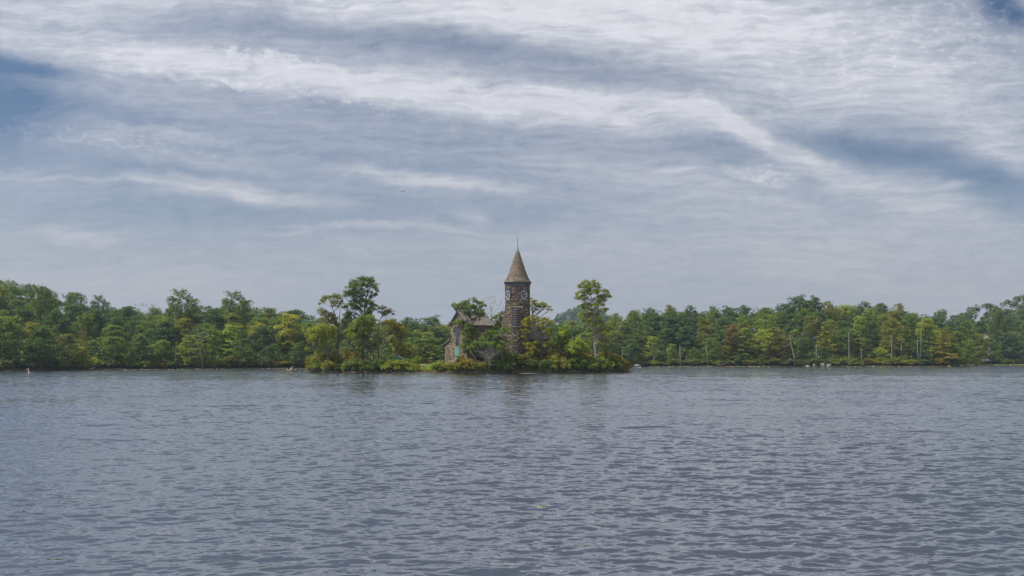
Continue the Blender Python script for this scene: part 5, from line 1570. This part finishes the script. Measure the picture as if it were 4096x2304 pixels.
def railing():
    Y = shore_front(1700) + 3.0
    x0, x1 = X_at(1684, Y), X_at(1706, Y); zt, zb = z_at(1460.5, Y), z_at(1471.5, Y)
    gz = float(island_z(x0, Y))
    root = thing("railing", (x0, Y, gz), "white painted garden rail between pointed bush and lawn", "railing")
    L = x1 - x0
    for nm, bx in (("top_rail", ((-.1, -.05, zt - gz - .11), (L + .06, .05, zt - gz))), ("bottom_rail", ((0, -.03, zb - gz - .05), (L - .04, .03, zb - gz + .02))), ("post", ((L - .05, -.045, -.1), (L + .04, .045, zt - gz - .113))), ("post", ((-.05, -.045, -.1), (.04, .045, zt - gz - .113)))):
        b = MB(); b.box(*bx); b.build(nm, M_WHITE, root)
railing()
def post():
    Y = 201.0; x = X_at(1461, Y); gz = float(island_z(x, Y)); zt = z_at(1438, Y) - gz; k = Y / F
    root = thing("marker_post", (x, Y, gz), "small dark post with a white top among the island trunks", "post")
    b = MB(); b.lathe([(.11, -.2), (.10, zt - 3.8 * k), (.01, zt - 3.75 * k)], 10); b.build("post", M_IRON, root)
    b = MB(); b.lathe([(.01, zt - 3.9 * k), (.12, zt - 3.8 * k), (.13, zt - .8 * k), (.06, zt), (.01, zt + .02)], 10, smooth=True); b.build("post_cap", M_WHITE, root)
post()
def edging():
    b = MB(); rnd = random.Random(8)
    pxx = list(np.arange(1566, 1792, 5.2))
    for px in pxx:
        Y = shore_front(px) - 0.25; x = X_at(px, Y); w = 5.0 * Y / F
        h = rnd.uniform(.05, .13)
        b.box((x - w / 2, Y - .18, -.25), (x + w / 2 - .03, Y + .4, h))
    o = b.build("stone_edging", M_DRESSED)
    tag(o, "pale low stone edging at the waterline below the lawn", "edging")
edging()
def log(name, label, pts, rads, mat=M_BARK_PALE, cat="log"):
    c = np.array(pts[0], float)
    b = MB(); b.tube([np.array(p) - c for p in pts], rads, 8)
    o = b.build(name, mat); o.location = c
    tag(o, label, cat)
def wl(px, py, dz=0.0):
    Y = EYE * F / (py - HZ); return (X_at(px, Y), Y, dz)
log("floating_log", "long pale log afloat below the yellow tree", [wl(2080, 1494.4, .0), wl(2118, 1494.0, .0), wl(2157, 1494.2, .0)], [.06, .08, .05])
log("floating_log", "short pale stick afloat below the forked grey trunk", [wl(1945, 1498.5, .02), wl(1964, 1498.3, .03)], [.05, .06])
bare("dead_snag", "small bleached snag in the shrubs under upright bush tree", shore_front(2228) + .4, [[(2222, 1482, 1.5), (2226, 1470, 1.3), (2229, 1458, 1), (2238, 1454, .5)], [(2226, 1470, .9), (2233, 1477, .4)]], M_BARK_PALE, gz=0.2, rng_seed=21)
bare("dead_snag", "thin pale stem leaning over water right below the tower", shore_front(2092) + .3, [[(2086, 1487, 1.1), (2091, 1475, 1), (2095, 1462, .8), (2100, 1456, .4)]], M_BARK_GREY, gz=0.1, rng_seed=22)
bare("dead_branches", "bare twigs dipping into water at the island's left tip", shore_front(1268), [[(1272, 1489, 1.2), (1262, 1484, 1), (1250, 1480, .7), (1238, 1484, .3)], [(1268, 1488, .8), (1255, 1486, .5), (1240, 1489, .3)], [(1264, 1485, .7), (1252, 1476, .5), (1244, 1474, .3)], [(1258, 1483, .6), (1246, 1487, .3)]], M_BARK_PALE, gz=0.1, rng_seed=23, twigs=2)

# -------------------------------------------------------------------- rocks
import bmesh
def rock(px, py, w, h, label, seed, dy=0.0, flat=1.0, group="pale rocks on the right bank"):
    Y = float(shoreY(px)) + 0.3 + dy
    rng = np.random.default_rng(seed)
    me = bpy.data.meshes.new("boulder"); bm = bmesh.new()
    bmesh.ops.create_icosphere(bm, subdivisions=4, radius=1.0)
    dirs = rng.normal(0, 1, (9, 3)); dirs /= np.linalg.norm(dirs, axis=1)[:, None]; cut = rng.uniform(.62, .95, 9)
    ph = rng.uniform(0, 6, 6)
    for v in bm.verts:
        p = np.array(v.co)
        for d, c in zip(dirs, cut):
            e = p @ d - c
            if e > 0: p = p - d * e * .85
        p *= 1 + .05 * math.sin(4 * p[0] + ph[0]) * math.sin(5 * p[1] + ph[1]) + .03 * math.sin(11 * p[2] + ph[2] + 7 * p[0])
        v.co = (p[0] * w / 2, p[1] * w / 2.6, p[2] * h)
    bm.to_mesh(me); bm.free()
    o = link("boulder", me, mat=M_BOULDER)
    o.location = (X_at(px, Y), Y, 0.1); o.rotation_euler = (0, 0, seed * .8)
    tag(o, label, "boulder", group)
k_ = 373.0 / F
rock(2545, 1460, 50 * k_, 1.15, "low broad shore rock right of the island tip", 1)
rock(2516, 1462, 26 * k_, 1.2, "rounded shore rock peeping out beside the island tip", 2, .6)
rock(3256, 1458, 12 * k_, 1.2, "small upright boulder left of the two pale boulders", 3)
rock(3289, 1455, 27 * k_, 1.75, "taller left one of the two pale boulders", 4)
rock(3315, 1457, 30 * k_, 1.35, "rounded right one of the two pale boulders", 5, .5)
rock(3230, 1463, 36 * k_, .55, "flat brown ledge rock left of the boulders", 6)
rock(3055, 1463, 9 * k_, .6, "tiny shore stone left of the bright lime tree's foot", 7)
rock(2768, 1462, 8 * k_, .6, "tiny shore stone in front of the dark tree", 8)
def arched_log():
    Y = float(shoreY(2900)) + .6
    P = lambda x, y, d=0: tuple(at(x, y, Y + d))
    log("fallen_log", "grey arched fallen trunk on the right shore", [P(2885, 1463), P(2895, 1456), P(2908, 1449), P(2922, 1446), P(2934, 1448), P(2943, 1453)], [.16, .22, .24, .22, .17, .1], M_BARK_GREY)
    log("fallen_log", "lower straight fallen branch beneath the arched trunk", [P(2850, 1463), P(2875, 1460), P(2900, 1455), P(2928, 1452)], [.10, .15, .15, .08], M_BARK_GREY)
    log("fallen_log", "thin pale log lying on the left bank by a gap", [tuple(at(355, 1476, float(shoreY(355)))), tuple(at(380, 1471, float(shoreY(380)) + .5))], [.16, .22], M_BARK_GREY)
arched_log()

# -------------------------------------------------------------- house in the woods
def house():
    Y = float(shoreY(3920)) + 16.0
    x0, x1 = X_at(3862, Y), X_at(3962, Y)
    gz = float(terrain((x0 + x1) / 2, Y))
    root = thing("house", ((x0 + x1) / 2, Y, gz), "pale grey house half hidden in the right woods", "house")
    w = (x1 - x0) / 2; ze = z_at(1372, Y) - gz; zr = z_at(1340, Y) - gz
    b = MB()
    Mx = Matrix(((1, 0, 0, 0), (0, 0, 1, 0), (0, 1, 0, 0), (0, 0, 0, 1)))
    b.box((-w, 0, -1), (w, 8, ze)); b.prism([(-w, ze + .003), (-w + 5.2, ze + .003), (-w + 2.6, zr - .2)], -.02, 1, Mx)
    b.build("wall", M_SIDING, root)
    b = MB(); b.prism([(-.6, ze - .25), (8.6, ze - .25), (4, zr)], -w - .4, w + .4, Matrix(((0, 0, 1, 0), (1, 0, 0, 0), (0, 1, 0, 0), (0, 0, 0, 1))))
    b.build("roof", M_ROOFGREY, root)
    for i, (u, z0, z1) in enumerate(((-w + 1.2, ze - 2.2, ze - .7), (-w + 3.2, ze - 2.2, ze - .7), (0, ze - 2.2, ze - .7), (2.6, ze - 2.2, ze - .7), (-w + 1.2, .8, 2.4), (0.2, .8, 2.4), (2.9, .1, 2.4))):
        b = MB(); b.box((u, -.04, z0), (u + 1.1, .1, z1)); f = b.build("window", M_WHITE, root)
        s = MB(); s.box((u + .1, -.06, z0 + .1), (u + 1.0, -.043, z1 - .1)); s.build("pane", M_BLUEGLASS, f)
house()
def reeds():
    rng = np.random.default_rng(51)
    n = 5200
    px = rng.uniform(3790, 4330, n); Y = shoreY(px) - rng.uniform(0.3, 14, n) * np.clip((px - 3780) / 60, 0.1, 1)
    X = X_at(px, Y); h = rng.uniform(.12, .5, n); w = rng.uniform(.12, .3, n); a = rng.uniform(0, 3.14, n)
    ca, sa = np.cos(a) * w, np.sin(a) * w
    V = np.stack([np.stack([X - ca, Y - sa, np.full(n, -.05)], 1), np.stack([X + ca, Y + sa, np.full(n, -.05)], 1), np.stack([X + ca * .5, Y + sa * .5 + .1, h], 1), np.stack([X - ca * .5, Y - sa * .5 + .1, h], 1)], 1).reshape(-1, 3)
    o = link("water_plants", np_mesh("water_plants", V, np.arange(4 * n).reshape(-1, 4)), mat=M_REED)
    tag(o, "pale green belt of water plants along the right cove", kind="stuff")
reeds()

# ------------------------------------------------------------ boat and anglers
def skin_body(name, verts, edges, radii, mat, parent, sub=2):
    me = bpy.data.meshes.new(name); me.from_pydata([tuple(v) for v in verts], edges, [])
    o = link(name, me)
    md = o.modifiers.new("skin", 'SKIN'); md.use_smooth_shade = True
    for i, r in enumerate(radii):
        sv = me.skin_vertices[0].data[i]; sv.radius = (r, r) if not hasattr(r, '__len__') else r; sv.use_root = (i == 0)
    ms = o.modifiers.new("sub", 'SUBSURF'); ms.levels = sub; ms.render_levels = sub
    dg = bpy.context.evaluated_depsgraph_get()
    nm = bpy.data.meshes.new_from_object(o.evaluated_get(dg))
    bpy.data.objects.remove(o)
    nm.name = name; nm.materials.clear()
    return link(name, nm, parent, mat)
def person(loc, face, label, shirt, trousers, hat, hatname, lean=0.25):
    """seated person; x forward, pelvis at the seat height 0.30"""
    root = thing("person", loc, label, "person"); root.rotation_euler = (0, 0, face)
    V, E, R = [], [], []
    def add(p, r, par=None):
        V.append(p); R.append(r)
        if par is not None: E.append((par, len(V) - 1))
        return len(V) - 1
    l = lean
    pel = add((0, 0, .40), (.14, .17)); bel = add((.06 * l * 4, 0, .56), (.12, .155), pel); che = add((.13 * l * 4, 0, .76), (.13, .175), bel)
    nk0 = add((.19 * l * 4, 0, .92), .07, che); nk = add((.22 * l * 4, 0, .98), .055, nk0)
    hx = .26 * l * 4
    h1 = add((hx, 0, 1.05), .08, nk); h2 = add((hx + .01, 0, 1.13), .098, h1); h3 = add((hx, 0, 1.20), .075, h2)
    ns = add((hx + .115, 0, 1.10), .02, h2)
    for s in (-1, 1):
        ear = add((hx, s * .095, 1.11), .016, h2)
        sh = add((.14 * l * 4, s * .19, .85), .062, che); el = add((.24 * l * 4, s * .24, .60), .045, sh); wr = add((.26 * l * 4 + .22, s * .12, .56), .032, el)
        pm = add((.26 * l * 4 + .29, s * .10, .565), (.038, .022), wr)
        for fi, (oy, ln) in enumerate(((-.03, .075), (-.01, .085), (.01, .08), (.03, .062))):
            a = add((.26 * l * 4 + .34, s * .10 + oy, .57), .0095, pm); add((.26 * l * 4 + .34 + ln * .6, s * .10 + oy * 1.1, .545), .0085, a)
        th1 = add((.26 * l * 4 + .30, s * .10 - s * .045, .585), .011, pm); add((.26 * l * 4 + .34, s * .10 - s * .06, .58), .009, th1)
        hip = add((.05, s * .10, .38), .095, pel); kn = add((.44, s * .14, .46), .07, hip); an = add((.50, s * .14, .08), .045, kn); add((.64, s * .15, .05), .04, an)
    skin_body("body", V, E, R, M_SKIN, root)
    n = [(0, 0, .40), (.06 * l * 4, 0, .56), (.13 * l * 4, 0, .76), (.18 * l * 4, 0, .90)]; e = [(0, 1), (1, 2), (2, 3)]; r = [(.165, .19), (.145, .18), (.155, .20), .085]
    for s in (-1, 1):
        n += [(.14 * l * 4, s * .195, .85), (.20 * l * 4, s * .228, .69)]; e += [(2, len(n) - 2), (len(n) - 2, len(n) - 1)]; r += [.082, .070]
    skin_body("shirt", n, e, r, shirt, root)
    n = [(0, 0, .37)]; e = []; r = [(.165, .19)]
    for s in (-1, 1):
        n += [(.05, s * .10, .38), (.44, s * .14, .46), (.49, s * .14, .14)]; q = len(n); e += [(0, q - 3), (q - 3, q - 2), (q - 2, q - 1)]; r += [.115, .088, .07]
    skin_body("trousers", n, e, r, trousers, root)
    b = MB(); b.lathe([(.112, 1.135), (.115, 1.18), (.09, 1.245), (.01, 1.268)], 16, (hx, 0, 0), smooth=True)
    b.add([(hx + .09, -.08, 1.15), (hx + .21, -.06, 1.135), (hx + .21, .06, 1.135), (hx + .09, .08, 1.15), (hx + .09, -.08, 1.165), (hx + .21, -.06, 1.15), (hx + .21, .06, 1.15), (hx + .09, .08, 1.165)], [(0, 1, 2, 3), (4, 7, 6, 5), (0, 4, 5, 1), (1, 5, 6, 2), (2, 6, 7, 3)])
    b.build(hatname, hat, root)
    return root
def boat():
    Y = EYE * F / (1486.2 - HZ)
    s = Y / F
    x0 = X_at(1143.5, Y); L = 46 * s
    root = thing("rowing_boat", (x0, Y, 0), "small olive fishing boat drifting left of the island", "boat")
    root.rotation_euler = (0, 0, math.radians(-4))
    st = np.linspace(0, 1, 15)
    b = MB(); sec = 11
    vs, fs = [], []
    for inner in (0, 1):
        for t in st:
            x = L * (t if not inner else 0.035 + t * .945)
            half = .64 * min(1, (t * 2.6 + .02)) ** .55 * (1 - .12 * max(0, t - .6))
            zt = .40 + .17 * (1 - t) ** 3
            keel = -.08 + .30 * max(0, 1 - t * 5.5) ** 1.6
            xo = 0.16 * (1 - t) ** 6
            for j in range(sec):
                a = -1 + 2 * j / (sec - 1.0)
                yy = half * (abs(a) ** .6) * (1 if a > 0 else -1) * (1 - inner * .07)
                f = abs(a) ** 2.8
                z = keel + (zt - keel) * f + inner * .04 * (1 - f)
                vs.append((x + xo * (1 - f) * 2.0, yy, z))
    m = len(st) * sec
    for i in range(len(st) - 1):
        for j in range(sec - 1):
            q = (i * sec + j, i * sec + j + 1, (i + 1) * sec + j + 1, (i + 1) * sec + j)
            fs.append(q); fs.append(tuple(m + k for k in q[::-1]))
        for j in (0, sec - 1):
            fs.append((i * sec + j, (i + 1) * sec + j, m + (i + 1) * sec + j, m + i * sec + j))
    for base in (0, m):
        fs.append(tuple(base + (len(st) - 1) * sec + j for j in range(sec)))
    b.add(vs, fs); b.build("hull", M_HULL, root)
    rim = MB()
    for j in (0, sec - 1):
        rim.tube([vs[i * sec + j] for i in range(len(st))], .035, 6)
    rim.tube([vs[(len(st) - 1) * sec + j] for j in (0, sec - 1)], .035, 6)
    rim.build("gunwale", M_GUNWALE, root)
    for t in (.40, .70):
        c = MB(); c.box((L * t - .14, -.58, .24), (L * t + .14, .58, .285)); c.build("bench", M_GUNWALE, root)
    mt = MB(); mt.tube([(L * .735, -.66, .05), (L * .735, -.66, .95)], .03, 8); mo = mt.build("trolling_motor", M_IRON, root)
    mh = MB(); mh.box((L * .735 - .10, -.74, .90), (L * .735 + .12, -.58, 1.03)); mh.tube([(L * .735, -.66, .98), (L * .735 - .3, -.62, 1.02)], .018, 6); mh.build("motor_head", M_IRON, mo)
    mb = MB(); mb.box((L * .735 - .10, -.70, .22), (L * .735 + .08, -.60, .48)); mb.build("bracket", M_IRON, mo)
    oar = MB(); oar.tube([(L * .72, .1, .42), (L * .97, .25, .72)], .02, 6); oar.box((L * .955, .19, .68), (L * 1.0, .31, .84)); oar.build("oar", M_GUNWALE, root)
    pk = MB(); pk.box((L * .80, -.2, .10), (L * .89, .25, .55)); tag_o = pk.build("tackle_box", M_GUNWALE, None)
    tag_o.location = root.location; tag_o.rotation_euler = root.rotation_euler
    tag(tag_o, "cream box standing in the stern of the fishing boat", "box")
    R = Matrix.Rotation(math.radians(-4), 4, 'Z')
    p = Vector(root.location) + R @ Vector((L * .40, -.05, -.02))
    person(p, math.radians(-14), "person in white shirt and dark cap bending forward in the boat", M_SHIRT, M_NAVY, M_NAVY, "cap", 0.30)
    p = Vector(root.location) + R @ Vector((L * .70, .05, .0))
    person(p, math.radians(176), "person in dark top and pale cap facing the other in boat", M_MAROON, M_NAVY, M_HAIRGREY, "cap", 0.28)
boat()

# -------------------------------------------------------------- buoys and floats
def flag_buoy():
    Y = EYE * F / (1492.5 - HZ); s = Y / F
    root = thing("flag_buoy", (X_at(115.5, Y), Y, 0), "tilted marker buoy with a faded red flag near left shore", "buoy")
    b = MB(); b.lathe([(.01, -.1), (.20, -.1), (.22, .05), (.20, .26), (.06, .34), (.01, .34)], 14, smooth=True); b.build("float", M_GUNWALE, root)
    top = (-3.0 * s, 0, 20 * s)
    b = MB(); b.tube([(0, 0, .1), (-1.0 * s, 0, 8 * s), top], [.03, .025, .02], 6); b.build("pole", M_WHITE, root)
    b = MB()
    n = 6; vs, fs = [], []
    for side in (0, .015):
        for i in range(n + 1):
            t = i / n; x = -2.6 * s - 6.0 * s * t; w = .06 * math.sin(t * 5)
            vs += [(x, w + side, 18.2 * s - t * 1.2 * s), (x, w + side, 12.2 * s - t * 2 * s)]
    for i in range(n):
        a = 2 * i; fs.append((a, a + 2, a + 3, a + 1)); c = 2 * (n + 1) + a; fs.append((c, c + 1, c + 3, c + 2))
    b.add(vs, fs); b.build("flag", M_FLAG, root)
flag_buoy()
def ball_buoy(px, py, r, mat, label):
    Y = EYE * F / (py - HZ)
    root = thing("buoy", (X_at(px, Y), Y, 0), label, "buoy", "ball buoys off the right shore")
    b = MB(); b.lathe([(.01, -r * .6)] + [(r * math.cos(t), .25 * r + r * math.sin(t)) for t in np.linspace(-1.0, 1.35, 10)] + [(.04, r * 1.3), (.04, r * 1.5), (.01, r * 1.5)], 18, smooth=True)
    b.build("float", mat, root)
    b = MB(); b.tube([(0, 0, r * 1.45), (.05, 0, r * 1.62), (-.05, 0, r * 1.62), (0, 0, r * 1.45)], .02, 5); b.build("ring", M_IRON, root)
ball_buoy(2922.5, 1467.6, .22, M_RED, "red ball buoy just below the arched fallen log")
ball_buoy(2997.5, 1467.6, .22, M_RED, "red ball buoy nearer the bright lime tree")
ball_buoy(2560.5, 1471.0, .17, M_WHITE, "white ball buoy on the water below the shore rock")
def float_line(px0, px1, py0, py1, n, label, seed):
    rng = np.random.default_rng(seed)
    xs = np.sort(rng.uniform(px0, px1, n))
    P = [np.array(wl(px, py0 + (py1 - py0) * (px - px0) / (px1 - px0), 0.03)) for px in xs]
    c = P[0].copy()
    root = thing("float_line", c, label, "float line", "lines of white floats near the banks")
    b = MB(); b.tube([p - c for p in P], .03, 4); b.build("rope", M_ROPE, root)
    m = MB(); m.lathe([(.01, -.10), (.11, -.06), (.13, .03), (.10, .12), (.01, .15)], 9, smooth=True)
    f0 = m.build("float", M_FLOAT, root); f0.location = P[0] - c
    for p in P[1:]:
        f = f0.copy(); COL.objects.link(f); f.parent = root; f.location = p - c; f.scale = [float(rng.uniform(.5, 1.0))] * 3
float_line(478, 1240, 1480.0, 1474.6, 60, "rope of small white floats along the left shore", 1)
float_line(2580, 3090, 1468.0, 1467.9, 62, "rope of small white floats from shore rock to lime tree", 2)
float_line(3390, 3740, 1467.9, 1467.8, 34, "rope of small white floats before the dead snags", 3)

# ---------------------------------------------------------- small things afloat
def lily():
    p = wl(2166, 2055, .05)
    b = MB()
    def pad(cx, cy, r, n=18):
        vs = [(cx, cy, .012)]
        for i in range(n + 1):
            a = .25 + (2 * math.pi - .5) * i / n
            vs.append((cx + r * math.cos(a), cy + r * .9 * math.sin(a), .012 + .012 * math.sin(3 * a)))
        lo = [(x, y, z - .008) for x, y, z in vs]; m = len(vs)
        fs = [(0, i, i + 1) for i in range(1, n + 1)] + [(m, m + i + 1, m + i) for i in range(1, n + 1)] + [(i, m + i, m + i + 1, i + 1) for i in range(1, n + 1)]
        b.add(vs + lo, fs)
    pad(0, 0, .085)
    o = b.build("floating_leaf", M_LILY); o.location = (p[0], p[1], .13)
    tag(o, "yellow-green leaf floating on the near water", "leaf")
lily()
def jet():
    Y = 2350.0
    c = at(1611, 766, Y); k = Y / F
    root = thing("airliner", c, "small dark jet airliner crossing the cloudy sky", "aircraft")
    b = MB(); b.tube([(-9.8 * k, 0, 1.4 * k), (-9.2 * k, 0, 1.3 * k), (-6 * k, 0, .9 * k), (0, 0, 0), (5 * k, 0, 1.2 * k), (8.2 * k, 0, 2.2 * k)], [.12 * k, .6 * k, .85 * k, .9 * k, .8 * k, .3 * k], 10)
    b.build("fuselage", M_JET, root)
    def slab(pts, name, t=.16):
        m = MB(); n = len(pts)
        m.add([(x * k, y * k, z * k + t * k) for x, y, z in pts] + [(x * k, y * k, z * k - t * k) for x, y, z in pts], [tuple(range(n)), tuple(range(n, 2 * n))[::-1]] + [(i, n + i, n + (i + 1) % n, (i + 1) % n) for i in range(n)])
        m.build(name, M_JET, root)
    slab([(-3.2, 0, -.2), (1.0, 0, -.2), (0.4, -9, -5.0), (-.8, -9, -4.9)], "wing")
    slab([(-2.0, 0, .3), (1.6, 0, .3), (5.0, 9, 4.5), (3.8, 9, 4.6)], "wing")
    slab([(5.8, 0, 1.6), (8.2, 0, 1.9), (8.0, -3.2, .6), (7.2, -3.2, .6)], "tailplane", .1)
    slab([(6.0, 0, 1.8), (8.3, 0, 2.0), (9.2, 3.0, 2.8), (8.4, 3.0, 2.8)], "tailplane", .1)
    m = MB(); m.add([(6.2 * k, -.12 * k, 1.8 * k), (8.6 * k, -.12 * k, 2.2 * k), (10.2 * k, -.1 * k, 4.4 * k), (8.9 * k, -.1 * k, 4.3 * k), (6.2 * k, .12 * k, 1.8 * k), (8.6 * k, .12 * k, 2.2 * k), (10.2 * k, .1 * k, 4.4 * k), (8.9 * k, .1 * k, 4.3 * k)],
                    [(0, 1, 2, 3), (7, 6, 5, 4), (0, 4, 5, 1), (1, 5, 6, 2), (2, 6, 7, 3), (3, 7, 4, 0)])
    m.build("tail_fin", M_JET, root)
    for yy, zz in ((-3.4, -2.3), (3.4, 1.7)):
        m = MB(); m.tube([((-2.0 if yy < 0 else .2) * k, yy * k, zz * k), ((-.2 if yy < 0 else 2.0) * k, yy * k, zz * k)], [.5 * k, .4 * k], 10); m.build("engine", M_JET, root)
jet()

# ---------------------------------------------------------------------- haze
def haze():
    b = MB(); b.box((-2900, -40, -3.5), (2900, 2700, 120.0))
    o = b.build("haze", [])
    m = bpy.data.materials.new("haze"); m.use_nodes = True
    m.node_tree.nodes.clear(); T = NT(m.node_tree)
    v = T.n('ShaderNodeVolumePrincipled')
    v.inputs['Color'].default_value = (0.55, 0.75, 1.0, 1)
    v.inputs['Density'].default_value = HAZE
    v.inputs['Anisotropy'].default_value = 0.25
    oo = T.n('ShaderNodeOutputMaterial'); T.link(v.outputs[0], oo.inputs['Volume'])
    o.data.materials.append(m)
    tag(o, "thin summer haze over the lake", kind="stuff")
HAZE = 0.00013
haze()
